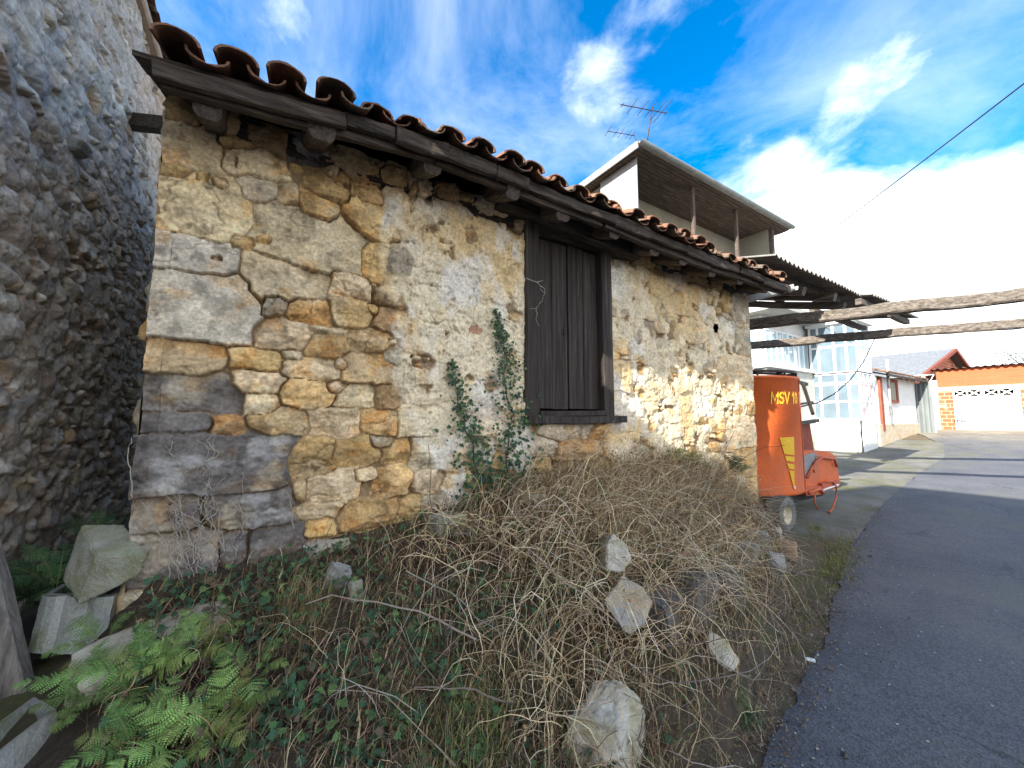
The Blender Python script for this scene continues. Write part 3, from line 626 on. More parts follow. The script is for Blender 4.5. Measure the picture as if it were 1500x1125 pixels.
def tint(n, k, *pal, var=.25):
    pal = np.array(pal); c = pal[rng.integers(0, len(pal), n)]*rng.uniform(1-var, 1+var, (n, 1))*rng.uniform(.93, 1.07, (n, 3)); return np.repeat(c, k, 0)
def scatter(n, f, x0, x1, y0=0., y1=1.):
    """bank points; f(X,Y,frac) is a density 0..1"""
    out = []
    while len(out) < n:
        x = rng.uniform(x0, x1, n*3); fr = rng.uniform(y0, y1, n*3); y = Yedge(x)+fr*(WY-.02-Yedge(x)); k = rng.random(n*3) < f(x, y, fr)
        out += list(np.stack([x, y], -1)[k])
    p = np.array(out[:n]); return np.column_stack([p, bank_full(p[:, 0], p[:, 1])-.01])
U_ = lambda n, a, b: rng.uniform(a, b, n)
STRAW = ((.58, .45, .27), (.48, .35, .19), (.64, .53, .36)); BROWN = ((.20, .13, .075), (.30, .20, .11), (.12, .08, .05)); GREY = ((.30, .26, .21), (.38, .34, .28), (.22, .18, .15))
# --- dry grass mat
parts = []
dens = lambda x, y, f: np.clip(.45+.55*sstep(.3, 1.6, x)+.6*fbm(x*1.6, y*1.6, 230, 3), .03, 1)*np.where(x < -.2, .6, 1)*np.where((x > 4.5) & (f < .5), .25, 1)
r = scatter(24000, dens, -.5, 5.95, .02); n = len(r)
hg = np.interp(r[:, 0], [-.5, .6, 1.6, 2.4, 4, 5.0, 5.4, 5.9], [.13, .19, .26, .33, .32, .20, .10, .05])
V, F, k = ribbons(r, hg*U_(n, .5, 1.35), U_(n, .0025, .0055), U_(n, 0, 6.28), np.abs(rng.normal(.55, .4, n)), U_(n, .2, 2.0))
parts.append((V, F, tint(n, k, *STRAW, *BROWN, *BROWN, (.10, .085, .06), (.13, .14, .055))))
r = scatter(7500, lambda x, y, f: np.clip(sstep(.9, 2.4, x), .05, 1), .4, 4.95, .35); n = len(r)      # taller thatch under the window and to the corner
V, F, k = ribbons(r, np.interp(r[:, 0], [.4, 1.4, 2.2, 4.4, 5.2, 5.6], [.2, .3, .50, .48, .25, .12])*U_(n, .6, 1.25), U_(n, .002, .004), rng.normal(-1.5, 1.3, n), np.abs(rng.normal(.35, .25, n)), U_(n, .5, 2.4))
parts.append((V, F, tint(n, k, *STRAW, *STRAW, *STRAW, *BROWN)))
r = scatter(4500, lambda x, y, f: np.clip(.5+.9*fbm(x*2.4, y*2.4, 233, 3), 0, 1), -.45, 1.7, .02, .95); n = len(r); r[:, 2] += U_(n, 0, .08)
V, F, k = ribbons(r, U_(n, .06, .2), U_(n, .004, .010), rng.normal(-1.5, 1.2, n), np.abs(rng.normal(.9, .5, n)), U_(n, .4, 2.2), 4, .25)
parts.append((V, F, tint(n, k, *BROWN, *BROWN, STRAW[1], (.15, .14, .07), (.12, .10, .075))))
tag(quadtri('dry_grass', parts), 'matted dry brown grass covering the bank below the house', 'dry grass', kind='stuff')
# --- pale bramble canes and stalks arching over it
parts = []
def canes(n, x0, x1, y0, y1, L0, L1, r0, r1, azc, azs, leanc, curl0, curl1, pal, dens=lambda x, y, f: np.ones(x.shape), up=.0):
    r = scatter(n, dens, x0, x1, y0, y1); r[:, 2] += rng.uniform(0, up, n) if up else 0
    V, F, k = stalks(r, U_(n, L0, L1), U_(n, r0, r1)*1.1, rng.normal(azc, azs, n), np.abs(rng.normal(leanc, .35, n)), U_(n, curl0, curl1)*1.2, 10, .20, .30)
    parts.append((V, F, tint(n, k, *pal)))
canes(1300, .9, 3.6, .12, .9, .25, .72, .0013, .0026, -1.2, 1.1, .75, .4, 2.4, STRAW[:1]+((.72, .58, .38), (.64, .48, .28)), up=.12)
canes(520, 2.6, 4.6, .25, .95, .25, .6, .0013, .0026, -1.4, 1.0, .8, .6, 2.6, GREY+STRAW[:1], up=.12)
canes(700, -.3, 2.2, .0, .9, .15, .42, .001, .002, -1.2, 1.6, .7, .2, 2.0, STRAW+BROWN)
canes(160, .0, 4.6, .0, .6, .25, .6, .0015, .003, -1.2, 2, 1.1, -.4, 1.4, GREY+BROWN)
canes(170, 1.2, 3.0, .25, .8, .4, .85, .002, .0034, -1.0, .9, .7, .8, 2.2, ((.82, .70, .50), (.76, .62, .41)), up=.18)
canes(36, 3.0, 4.4, .25, .6, .4, .8, .0016, .0026, -1.6, .5, 1.5, .8, 1.6, ((.72, .63, .50), (.60, .50, .38)), up=.2)
r = scatter(70, lambda x, y, f: np.ones(x.shape), .6, 4.6, .1, .9); n = len(r); r[:, 2] += U_(n, .05, .3)
V, F, k = stalks(r, U_(n, .3, .9), U_(n, .0025, .0055), U_(n, 0, 6.28), np.abs(rng.normal(1.35, .3, n)), U_(n, -.5, .8), 8, .16, .2); parts.append((V, F, tint(n, k, (.22, .18, .14), (.15, .12, .095), (.30, .26, .21))))
r = scatter(2600, lambda x, y, f: np.ones(x.shape), .8, 4.8, .15, .98); n = len(r); r[:, 2] += U_(n, .05, .42)*np.interp(r[:, 0], [.8, 2, 4.4, 4.8], [.5, 1, 1, .4])
V, F, k = leaves(r, U_(n, .012, .034), rng.normal(0, 1, (n, 3))+[0, -.3, .2], U_(n, 0, 6.28), OVAL, OF); parts.append((V, F, tint(n, k, (.16, .095, .05), (.26, .17, .09), (.10, .065, .04), (.36, .26, .15), (.30, .14, .06))))
tag(quadtri('bramble_canes', parts), 'pale dead bramble canes and straw stalks tangled over the bank', 'dead stalks', kind='stuff')
# --- ivy and small weeds of the lower bank
parts = []
dv = lambda x, y, f: np.clip(sstep(2.3, .2, x)*.75-.25+1.1*fbm(x*2.6, y*2.6, 240, 3), 0, 1)
r = scatter(4000, dv, -.45, 2.6, .05, .95); n = len(r); r[:, 2] += U_(n, .01, .12)
nr = np.column_stack([rng.normal(0, .45, n), rng.normal(-.6, .4, n), U_(n, .3, 1.2)])
V, F, k = leaves(r, U_(n, .016, .040), nr, U_(n, 0, 6.28)); parts.append((V, F, tint(n, k, (.035, .085, .035), (.055, .12, .045), (.03, .07, .04), (.09, .15, .05), (.10, .075, .045), (.04, .09, .045))))
r = scatter(900, lambda x, y, f: np.clip(.6*sstep(1.0, 2.4, x)+.5*fbm(x*3, y*3, 241, 3), 0, 1), 1.0, 5.4, .05, .9); n = len(r); r[:, 2] += U_(n, .01, .14)
nr = np.column_stack([rng.normal(0, .5, n), rng.normal(-.5, .4, n), U_(n, .3, 1.2)])
V, F, k = leaves(r, U_(n, .012, .026), nr, U_(n, 0, 6.28), OVAL, OF); parts.append((V, F, tint(n, k, (.05, .09, .035), (.10, .085, .045), (.14, .09, .05))))
tag(quadtri('ivy_ground_cover', parts), 'dark ivy leaves and weeds creeping over the lower left of the bank', 'ground ivy', kind='stuff')
# --- dead leaves and litter
parts = []
r = scatter(2600, lambda x, y, f: np.ones(x.shape), -.5, 5.9, -.1, 1); n = len(r); r[:, 2] = np.where(r[:, 1] < Yedge(r[:, 0])+.02, .005, r[:, 2])+.014
nr = np.column_stack([rng.normal(0, .4, n), rng.normal(-.25, .4, n), U_(n, .5, 1.2)])
V, F, k = leaves(r, U_(n, .012, .04), nr, U_(n, 0, 6.28), OVAL, OF); parts.append((V, F, tint(n, k, (.10, .06, .035), (.18, .10, .055), (.25, .17, .10), (.06, .045, .03))))
r = scatter(2600, lambda x, y, f: np.ones(x.shape), 1.2, 5.9, -.05, .35); n = len(r); r[:, 2] += .012
V, F, k = leaves(r, U_(n, .010, .032), np.column_stack([rng.normal(0, .4, n), rng.normal(-.4, .4, n), U_(n, .5, 1.2)]), U_(n, 0, 6.28), OVAL, OF); parts.append((V, F, tint(n, k, (.14, .085, .05), (.22, .14, .08), (.32, .24, .15), (.07, .055, .04), (.12, .13, .06))))
n = 1500; x = U_(n, 1.2, 7.0); y = Yroad(x)+np.abs(rng.normal(0, .16, n))-.12; r = np.column_stack([x, y, roadz(x)+.03]); nr = np.column_stack([rng.normal(0, .3, n), rng.normal(0, .3, n), np.ones(n)])
V, F, k = leaves(r, U_(n, .006, .026), nr, U_(n, 0, 6.28), OVAL, OF); parts.append((V, F, tint(n, k, (.10, .06, .035), (.18, .11, .055), (.25, .18, .11), (.06, .045, .03))))
tag(quadtri('leaf_litter', parts), 'brown dead leaves and crumbs lying on the bank and road edge', 'leaf litter', kind='stuff')
# --- verge grass between bank and road
parts = []
n = 3800; x = U_(n, 3.6, 7.6); t = rng.random(n); y = Yroad(x)+.02+t*np.clip(Yedge(x)-Yroad(x), .05, .5)
kp = rng.random(n) < np.clip(.35+1.2*fbm(x*2.2, y*2.2, 250, 3), 0, 1); x, y = x[kp], y[kp]; n = len(x); r = np.column_stack([x, y, roadz(x)-.01])
V, F, k = ribbons(r, U_(n, .03, .10), U_(n, .002, .004), U_(n, 0, 6.28), np.abs(rng.normal(.5, .3, n)), U_(n, .3, 1.5), 3)
parts.append((V, F, tint(n, k, (.16, .19, .05), (.22, .21, .07), (.10, .13, .04), (.36, .29, .15))))
n = 900; x = U_(n, 2.2, 4.6); y = Yroad(x)+.03+rng.random(n)*np.clip(Yedge(x)-Yroad(x), .05, .5); r = np.column_stack([x, y, roadz(x)-.005])
V, F, k = ribbons(r, U_(n, .05, .2), U_(n, .0015, .003), U_(n, 0, 6.28), np.abs(rng.normal(1.2, .3, n)), U_(n, -.1, .8), 4)
parts.append((V, F, tint(n, k, *STRAW, *BROWN)))
tag(quadtri('verge_grass', parts), 'thin green and yellow grass along the edge of the asphalt', 'verge grass', kind='stuff')
n = 1300; x = U_(n, 1.0, 9.5); y = Yroad(x)-np.abs(rng.normal(0, .22, n))+.10; sz_ = U_(n, .003, .009)*np.where(rng.random(n) < .06, 2.2, 1)
OC = np.array([(1, 0, 0), (0, 1, 0), (-1, 0, 0), (0, -1, 0), (0, 0, .8), (0, 0, -.6)]); OFc = np.array([(0, 1, 4), (1, 2, 4), (2, 3, 4), (3, 0, 4), (1, 0, 5), (2, 1, 5), (3, 2, 5), (0, 3, 5)])
V = (np.column_stack([x, y, roadz(x)+.024+sz_*.3])[:, None]+OC[None]*sz_[:, None, None]*rng.uniform(.6, 1.3, (n, 6, 1))).reshape(-1, 3); F = (np.arange(n)[:, None, None]*6+OFc[None]).reshape(-1, 3)
tag(quadtri('road_gravel', [(V, F, tint(n, 6, (.17, .16, .14), (.12, .11, .10), (.26, .25, .22), (.09, .08, .07)))]), 'loose gravel crumbs along the broken edge of the asphalt', 'gravel', kind='stuff')
parts = []
n = 2600; x = rng.normal(5.6, .75, n); y = Yroad(x)+rng.normal(.06, .10, n); kp = (fbm(x*3, y*3, 255, 3) > -.15) & (y < Yedge(x)+.3); x, y = x[kp], y[kp]; n = len(x)
V, F, k = ribbons(np.column_stack([x, y, roadz(x)-.005]), U_(n, .03, .10), U_(n, .002, .005), U_(n, 0, 6.28), np.abs(rng.normal(.5, .35, n)), U_(n, .2, 1.6), 3); parts.append((V, F, tint(n, k, (.20, .25, .06), (.27, .28, .09), (.14, .17, .05), (.38, .32, .16))))
tag(quadtri('roadside_grass', parts), 'short yellowish green grass fringe where the verge meets the road by the trailer', 'verge grass', kind='stuff')
def place_bank(px, py, off=0.0):
    """where the sight line meets the bank"""
    r = ray(px, py); t = .8/FPX
    for _ in range(900):
        p = CAM+r*t
        if p[1] > Yedge(p[0])-.4 and p[2] < bank_full(p[0], p[1])*(p[1] > Yedge(p[0]))+off: return p
        t += .005/FPX
    return p
# --- grass tufts
def tuft(px, py, n, L0, L1, pal, label, spread=.05, lean=.5, w=.0035, curl=(0.4, 1.9)):
    p = place_bank(px, py); r = p+np.column_stack([rng.normal(0, spread, n), rng.normal(0, spread, n), np.full(n, -.015)])
    r[:, 2] = np.where(r[:, 1] > Yedge(r[:, 0]), bank_full(r[:, 0], r[:, 1])-.01, r[:, 2])
    V, F, k = ribbons(r, U_(n, L0, L1), U_(n, w*.6, w*1.2), U_(n, 0, 6.28), np.abs(rng.normal(lean, .3, n)), U_(n, *curl), 6, .08)
    o = quadtri('grass_tuft', [(V-p, F, tint(n, k, *pal))]); o.location = p; return tag(o, label, 'grass tuft', 'grass tufts on the bank')
tuft(440, 905, 420, .14, .30, ((.30, .24, .11), (.18, .13, .07), (.24, .23, .08), (.36, .30, .16)), 'drooping yellow brown grass tuft below the grey quoin stones', .06, .5)
tuft(705, 1085, 260, .12, .34, ((.17, .24, .06), (.24, .28, .08), (.12, .18, .05), (.36, .32, .14)), 'upright fresh green grass tuft left of the big boulder', .10, .35, .004)
tuft(560, 905, 160, .08, .18, ((.07, .13, .06), (.10, .15, .07)), 'fine dark green grass tuft near the small yellow stone', .05, .5, .003)
tuft(650, 1120, 240, .10, .26, ((.34, .30, .14), (.20, .22, .07), (.42, .34, .2)), 'straw coloured grass tuft at the bottom edge of the picture', .10, .4, .0035)
tuft(1035, 1110, 150, .05, .16, ((.40, .33, .17), (.24, .24, .09), (.30, .22, .11)), 'small yellowish grass tuft at the road edge beside the big boulder', .045, .7, .003)
tuft(1195, 775, 130, .05, .16, ((.18, .20, .06), (.28, .25, .10), (.12, .14, .05)), 'small green grass tuft in front of the trailer wheel', .05, .5, .004)
tuft(1090, 1045, 120, .05, .11, ((.06, .13, .05), (.09, .16, .06)), 'low green weed clump under the slanting pale stone', .05, .6, .007)
tuft(880, 905, 170, .08, .22, ((.42, .33, .19), (.30, .22, .12)), 'dry straw tuft between the two pale slab stones', .06, .5)
# --- ferns
def frond(L, np_=17, w=.24, droop=.9, pal=(.12, .24, .06)):
    """one frond growing along +x from the origin, rising then drooping"""
    V = []; F = []; C = []; m = 24; th = rad(70); p = np.zeros(3); pts = []; dirs = []
    for i in range(m+1):
        d = np.array([math.cos(th), 0, math.sin(th)]); pts.append(p.copy()); dirs.append(d); p = p+d*L/m; th -= droop*1.7/m*(.5+i/m)
    for i in range(m):
        a, b = pts[i], pts[i+1]; w0 = .0022*(1-i/m)+.0006; k = len(V); V += [a+[0, -w0, 0], a+[0, w0, 0], b+[0, w0, 0], b+[0, -w0, 0]]; F.append((k, k+1, k+2, k+3)); C += [(.16, .17, .06)]*4
    for j in range(np_*1):
        t = .16+.83*j/np_; i = min(int(t*m), m-1); o = pts[i]; ax = dirs[i]; nm = np.array([-ax[2], 0, ax[0]])
        ln = L*w*math.sin(math.pi*min(1, (t*.78+.22)))**.8*(1.0 if t < .8 else 1)*rng.uniform(.9, 1.08)+.004
        tc_ = np.array(pal)*rng.uniform(.75, 1.25)
        for sgn in (-1, 1):
            dr = np.array([0, sgn, 0])*.88+ax*(.42+.2*t)-nm*rng.uniform(-.1, .22); dr /= np.linalg.norm(dr); wd = np.cross(nm, dr); wd /= np.linalg.norm(wd); nt_ = 7
            k = len(V); hw = L/np_*.46
            V.append(o.copy()); C.append(tc_)
            for q in range(nt_):
                s0 = (q+.25)/nt_; s1 = (q+.95)/nt_; w1 = hw*(1-s0)**.6
                c0 = o+dr*ln*s0-nm*ln*.12*s0*s0; c1 = o+dr*ln*s1-nm*ln*.12*s1*s1
                V += [c0-wd*w1*.55, c0+wd*w1*.55, c1-wd*w1*1.1-nm*.001, c1+wd*w1*1.1-nm*.001, c1-wd*w1*.35, c1+wd*w1*.35]; C += [tc_*rng.uniform(.85, 1.15)]*6; b = k+1+6*q
                F += [(b, b+1, b+5, b+4), (b, b+4, b+2, b), (b+1, b+3, b+5, b+1)] if False else [(b, b+1, b+5, b+4)]
                T_ = [(b, b+4, b+2), (b+1, b+3, b+5)]; F += [(x[0], x[1], x[2], x[2]) for x in T_]
    return np.array(V), F, np.array(C)
def fernmesh(name, nf, L, pal, spread=1.0, elev=1.0):
    Vs = []; Fs = []; Cs = []; o = 0
    for i in range(nf):
        V, F, C = frond(L*rng.uniform(.6, 1.1), 17, rng.uniform(.20, .27), rng.uniform(.75, 1.3)*spread, np.array(pal)*rng.uniform(.55, 1.3)*np.array([rng.uniform(.85, 1.3), 1, 1])); a = 6.28*i/nf+rng.normal(0, .35)
        M_ = np.array([[math.cos(a), -math.sin(a), 0], [math.sin(a), math.cos(a), 0], [0, 0, 1]]); rl = rng.normal(0, .25); Rl = np.array([[1, 0, 0], [0, math.cos(rl), -math.sin(rl)], [0, math.sin(rl), math.cos(rl)]])
        Vs.append((V@Rl.T)@M_.T+[0.02*math.cos(a), .02*math.sin(a), 0]); Fs += [tuple(dict.fromkeys(i_+o for i_ in f)) for f in F]; Cs.append(C); o += len(V)
    V = np.concatenate(Vs); me = bpy.data.meshes.new(name); me.from_pydata([tuple(map(float, v)) for v in V], [], Fs); me.update()
    a = me.attributes.new('tint', 'FLOAT_COLOR', 'POINT'); c = np.ones((len(V), 4), np.float32); c[:, :3] = np.concatenate(Cs); a.data.foreach_set('color', c.ravel()); me.materials.append(MT['plant']); return me
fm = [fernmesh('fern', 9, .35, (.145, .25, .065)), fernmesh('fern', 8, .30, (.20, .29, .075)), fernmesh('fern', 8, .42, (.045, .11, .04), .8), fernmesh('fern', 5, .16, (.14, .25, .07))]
FERNS = [(215, 1010, 0, .86, 'broad green fern in front of the flat stone slab'), (330, 1075, 1, .95, 'yellow green fern at the right of the fern bed'), (140, 1030, 0, .75, 'green fern overhanging the empty concrete trough'),
         (290, 965, 1, .8, 'pale green fern leaning over the right end of the flat slab'), (260, 1110, 1, .9, 'green fern at the bottom edge of the picture below the flat slab'), (150, 950, 3, 1.3, 'small bright fern shoot at the foot of the stacked troughs'), (195, 1115, 0, .7, 'fern right beside the rim of the empty concrete trough'),
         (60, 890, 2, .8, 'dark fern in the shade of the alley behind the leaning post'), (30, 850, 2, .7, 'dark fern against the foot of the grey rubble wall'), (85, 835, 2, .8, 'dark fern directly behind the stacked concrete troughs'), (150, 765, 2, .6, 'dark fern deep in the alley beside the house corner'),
         (595, 1055, 3, .6, 'single little fern with pale fronds in the middle of the ivy'), (370, 1000, 3, 1.4, 'short fern at the upper right of the fern bed')]
for px, py, k, s, lb in FERNS:
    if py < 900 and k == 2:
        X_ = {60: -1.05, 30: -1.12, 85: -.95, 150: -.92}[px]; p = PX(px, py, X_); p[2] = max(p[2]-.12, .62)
    else: p = place_bank(px, py)+np.array([0, 0, .02])
    o = link('fern', fm[k], None); o.location = p; o.rotation_euler = (rad(rng.uniform(14, 30)), 0, rng.uniform(-.6, .6)); o.scale = (s,)*3; tag(o, lb, 'fern', 'ferns')
for px, py, Y, s, lb in ((1003, 690, 2.70, 1.35, 'tall thin fern standing against the sunlit wall right of the window'), (1075, 690, 2.62, .9, 'small dark fern low against the sunlit wall near the house corner')):
    p = PY(px, py, Y); o = link('fern', fm[0 if s > 1 else 2], None); o.location = p-np.array([0, 0, .05]); o.scale = (s*.8, s*.8, s*1.1); o.rotation_euler = (rad(15), 0, .4); tag(o, lb, 'fern', 'ferns')
# --- ivy climbing the wall
def wall_ivy(name, path, nl, label, w0=.02, w1=.12):
    pts = [PY(x, y, WY-.03) for x, y in path]; p0 = pts[0]; root = empty(name, p0, label, 'ivy')
    P_ = np.array(pts); s = np.linspace(0, len(P_)-1, 40); pp = np.stack([np.interp(s, np.arange(len(P_)), P_[:, i]) for i in range(3)], -1); pp[:, 0] += .012*np.sin(s*7); pp[:, 1] += .006*np.sin(s*5)
    mb = MB(); mb.tube(pp, list(np.linspace(.006, .0018, 40)), 5)
    for i in range(3, 38, 4):
        q = pp[i]; mb.tube([q, q+[rng.normal(0, .05), -.01, .04], q+[rng.normal(0, .09), -.012, .09]], [.003, .002, .001], 4)
    mb.build('stem', 'old_wood', root)
    t = rng.random(nl)**1.45; q = np.stack([np.interp(t*39, np.arange(40), pp[:, i]) for i in range(3)], -1); wid = w1*(1-t)+w0
    q[:, 0] += rng.normal(0, 1, nl)*wid; q[:, 2] += rng.normal(0, 1, nl)*wid*.7; q[:, 1] -= U_(nl, .005, .035+.05*1)*(wid/w1*.8+.3)
    nr = np.column_stack([rng.normal(0, .4, nl), rng.normal(-1, .2, nl), rng.normal(.35, .35, nl)])
    V, F, k = leaves(q, U_(nl, .012, .045)*(1-.35*t), nr, rng.normal(math.pi, .8, nl)); quadtri('foliage', [(V, F, tint(nl, k, (.030, .075, .04), (.04, .095, .045), (.025, .055, .035), (.07, .13, .04), (.10, .12, .05), (.03, .08, .05)))], parent=root)
wall_ivy('ivy', [(705, 720), (692, 655), (678, 610), (668, 570), (660, 530)], 520, 'slender ivy strand climbing the plaster, bright green at its tip', .014, .10)
wall_ivy('ivy', [(745, 715), (742, 655), (752, 610), (738, 560), (742, 520), (733, 490), (725, 455)], 820, 'thicker ivy climbing beside the left post of the shuttered window', .012, .16)
def small_vine(name, paths, rr, label, cat, m, Y=WY-.045):
    mb = MB()
    for path in paths:
        pts = [PY(x, y, Y-rng.uniform(0, .02)) for x, y in path]; P_ = np.array(pts); s = np.linspace(0, len(P_)-1, 6*len(P_)); pp = np.stack([np.interp(s, np.arange(len(P_)), P_[:, i]) for i in range(3)], -1)
        pp += np.stack([fbm(s*1.7, s*0+path[0][0], 301, 3), .25*fbm(s*2, s*0, 303, 2), fbm(s*1.7, s*0+path[0][1], 302, 3)*.4], -1)*.022
        mb.tube(pp, list(np.linspace(rr, rr*.4, len(pp))), 5)
    return tag(mb.build(name, m), label, cat)
mat('pale_twig', (.42, .37, .31), (.30, .26, .22), 20, bump=.2)
paths = []
for x in (250, 262, 270, 283, 290, 300, 310, 322, 335):
    y = 860-rng.uniform(0, 40); top = rng.uniform(635, 720); pt = [(x, y)]; xx = x
    while y > top: y -= rng.uniform(18, 30); xx += rng.normal(0, 6); pt.append((xx, y))
    paths.append(pt)
    for q in pt[1:-1]:
        if rng.random() < .75: paths.append([q, (q[0]+rng.normal(0, 10), q[1]-14), (q[0]+rng.normal(0, 18), q[1]-32)])
paths.append([(196, 728), (188, 700), (189, 660), (193, 640), (212, 637)]); paths.append([(265, 850), (240, 800), (222, 760), (207, 735)]); paths.append([(430, 775), (428, 740), (420, 720)])
small_vine('dead_vine', paths, .0034, 'bare pale vine twigs clinging to the grey quoin stones at the house corner', 'vine', 'pale_twig')
small_vine('dead_twig', [[(772, 408), (785, 414), (797, 422), (795, 440), (786, 452), (776, 452)], [(786, 452), (785, 465), (790, 478)], [(786, 414), (795, 410)], [(790, 418), (798, 430)]], .004, 'short curled dead twig hanging on the left of the window shutter', 'twig', 'pale_twig', WY-.08)
# ================================================================ STONES, TROUGHS, POST
def rockmesh(name, c, ax, seed, m, cuts=9, rough=.05, parent=None, sub=4, sq=.0):
    """angular stone: ax = three half-axis vectors"""
    import bmesh
    bm = bmesh.new(); bmesh.ops.create_icosphere(bm, subdivisions=sub, radius=1); rs = np.random.default_rng(seed)
    P_ = np.array([v.co[:] for v in bm.verts])
    if sq: P_ = P_/((np.abs(P_)**(2+sq*6)).sum(1)**(1/(2+sq*6)))[:, None]
    for i in range(cuts):
        n = rs.normal(size=3); n /= np.linalg.norm(n); d = rs.uniform(.62, .9)*(1+.45*sq); t = P_@n; k = t > d; P_[k] -= n*(t[k]-d)[:, None]*.97
    nn = np.array([[mnoise.fractal(Vector(p*2.2+seed), .9, 2, 5) for p in P_]]).T; n2 = np.array([[mnoise.fractal(Vector(p*7+seed), .9, 2, 4) for p in P_]]).T
    P_ = P_*(1+rough*nn*1.6+rough*.5*n2); A = np.array(ax, float)
    for v, q in zip(bm.verts, P_): v.co = q@A
    me = bpy.data.meshes.new(name); bm.to_mesh(me); bm.free(); me.polygons.foreach_set('use_smooth', [True]*len(me.polygons))
    try: me.set_sharp_from_angle(angle=rad(38))
    except Exception: pass
    o = link(name, me, m); o.location = [float(v) for v in c]; return o
def stone(px, py, sx, sy, sz, m, label, seed, rot=(0, 0, 0), cuts=9, dz=0, p=None, sub=4, sq=0, rough=.05, cat='stone'):
    p = place_bank(px, py) if p is None else np.array(p)
    o = rockmesh('boulder' if cat == 'boulder' else 'loose_stone', p+np.array([0, 0, dz]), [(sx, 0, 0), (0, sy, 0), (0, 0, sz)], seed, m, cuts, rough, sub=sub, sq=sq); o.rotation_euler = [rad(a) for a in rot]
    return tag(o, label, cat, 'loose stones on the bank')
def block(px, py, sx, sy, sz, m, label, seed, rot=(0, 0, 0), dz=0, p=None, cat='stone', kinds='loose stones on the bank', name='loose_stone', skew=.20, amp=.016, extra=5):
    """split stone: the hull of a jittered box, edges chipped, faces roughened"""
    import bmesh
    rs = np.random.default_rng(seed); p = place_bank(px, py) if p is None else np.array(p); bm = bmesh.new()
    for i in (-1, 1):
        for j in (-1, 1):
            for k in (-1, 1): bm.verts.new([c*(s+rs.normal(0, skew)) for c, s in zip((sx, sy, sz), (i, j, k))])
    for i in range(extra): q = rs.normal(size=3); q = q/np.abs(q).max()*rs.uniform(.9, 1.15); bm.verts.new((sx*q[0], sy*q[1], sz*q[2]))
    bmesh.ops.convex_hull(bm, input=bm.verts[:]); bmesh.ops.delete(bm, geom=[v for v in bm.verts if not v.link_faces], context='VERTS')
    bmesh.ops.dissolve_limit(bm, angle_limit=rad(14), verts=bm.verts[:], edges=bm.edges[:]); bmesh.ops.bevel(bm, geom=bm.edges[:], offset=.10*min(sx, sy, sz)+.003, segments=2, affect='EDGES'); bmesh.ops.triangulate(bm, faces=bm.faces[:])
    for _ in range(5):
        ed = [e for e in bm.edges if e.calc_length() > .16*max(sx, sy, sz)]
        if not ed: break
        bmesh.ops.subdivide_edges(bm, edges=ed, cuts=1); bmesh.ops.triangulate(bm, faces=bm.faces[:])
    sc_ = 1.2/max(sx, sy, sz)
    for v in bm.verts:
        q = v.co*sc_+Vector((seed*3.1, seed*1.7, 0)); v.co += v.normal*0+Vector((mnoise.fractal(q*1.5, 1, 2, 5), mnoise.fractal(q*1.5+Vector((9, 0, 0)), 1, 2, 5), mnoise.fractal(q*1.5+Vector((0, 9, 0)), 1, 2, 5)))*amp*max(sx, sy, sz)*6
    bmesh.ops.recalc_face_normals(bm, faces=bm.faces[:]); me = bpy.data.meshes.new(name); bm.to_mesh(me); bm.free(); me.polygons.foreach_set('use_smooth', [True]*len(me.polygons))
    try: me.set_sharp_from_angle(angle=rad(32))
    except Exception: pass
    o = link(name, me, m); o.location = [float(v) for v in p+np.array([0, 0, dz])]; o.rotation_euler = [rad(a) for a in rot]; return tag(o, label, cat, kinds)
p = place_bank(885, 1075)
def hull_block(name, pts, m, label, seed=0, bev=.006, amp=.0045, cat='trough', grp='broken concrete troughs'):
    """broken block: hull of surveyed corners, chipped edges, rough faces"""
    import bmesh
    bm = bmesh.new()
    for p in pts: bm.verts.new([float(v) for v in p])
    bmesh.ops.convex_hull(bm, input=bm.verts[:])
    bmesh.ops.delete(bm, geom=[v for v in bm.verts if not v.link_faces], context='VERTS')
    bmesh.ops.dissolve_limit(bm, angle_limit=rad(8), verts=bm.verts[:], edges=bm.edges[:])
    bmesh.ops.bevel(bm, geom=bm.edges[:], offset=bev, segments=2, affect='EDGES')
    bmesh.ops.triangulate(bm, faces=bm.faces[:])
    for _ in range(5):
        ed = [e for e in bm.edges if e.calc_length() > .022]
        if not ed: break
        bmesh.ops.subdivide_edges(bm, edges=ed, cuts=1); bmesh.ops.triangulate(bm, faces=bm.faces[:])
    for v in bm.verts:
        q = v.co*9+Vector((seed, seed*.7, 0)); v.co += Vector((mnoise.fractal(q, .8, 2, 6), mnoise.fractal(q+Vector((9, 0, 0)), .8, 2, 6), mnoise.fractal(q+Vector((0, 9, 0)), .8, 2, 6)))*amp*1.7
    bmesh.ops.recalc_face_normals(bm, faces=bm.faces[:])
    me = bpy.data.meshes.new(name); bm.to_mesh(me); bm.free(); me.polygons.foreach_set('use_smooth', [True]*len(me.polygons))
    try: me.set_sharp_from_angle(angle=rad(40))
    except Exception: pass
    o = link(name, me, m); return tag(o, label, cat, grp)
def PT(x, y, t): return CAM+ray(x, y)*(t/FPX)
def traced(poly, thick, m, label, seed, lift=.13, tilt=0):
    c = np.mean(poly, 0); t = float((place_bank(*c)-CAM)@FW)-lift; thick = max(thick, lift+.05); pts = []
    for x, y in poly:
        tt = t+tilt*(c[1]-y)/100; pts.append(PT(x, y, tt)); q = np.array([c[0]+(x-c[0])*.86, c[1]+(y-c[1])*.86+4]); pts.append(PT(q[0]*tt/(tt+thick)+750*(1-tt/(tt+thick)), q[1], tt+thick))
    return hull_block('loose_stone', pts, m, label, seed, .007, .005, 'stone', 'loose stones on the bank')
tb = float((p-CAM)@FW)-.14
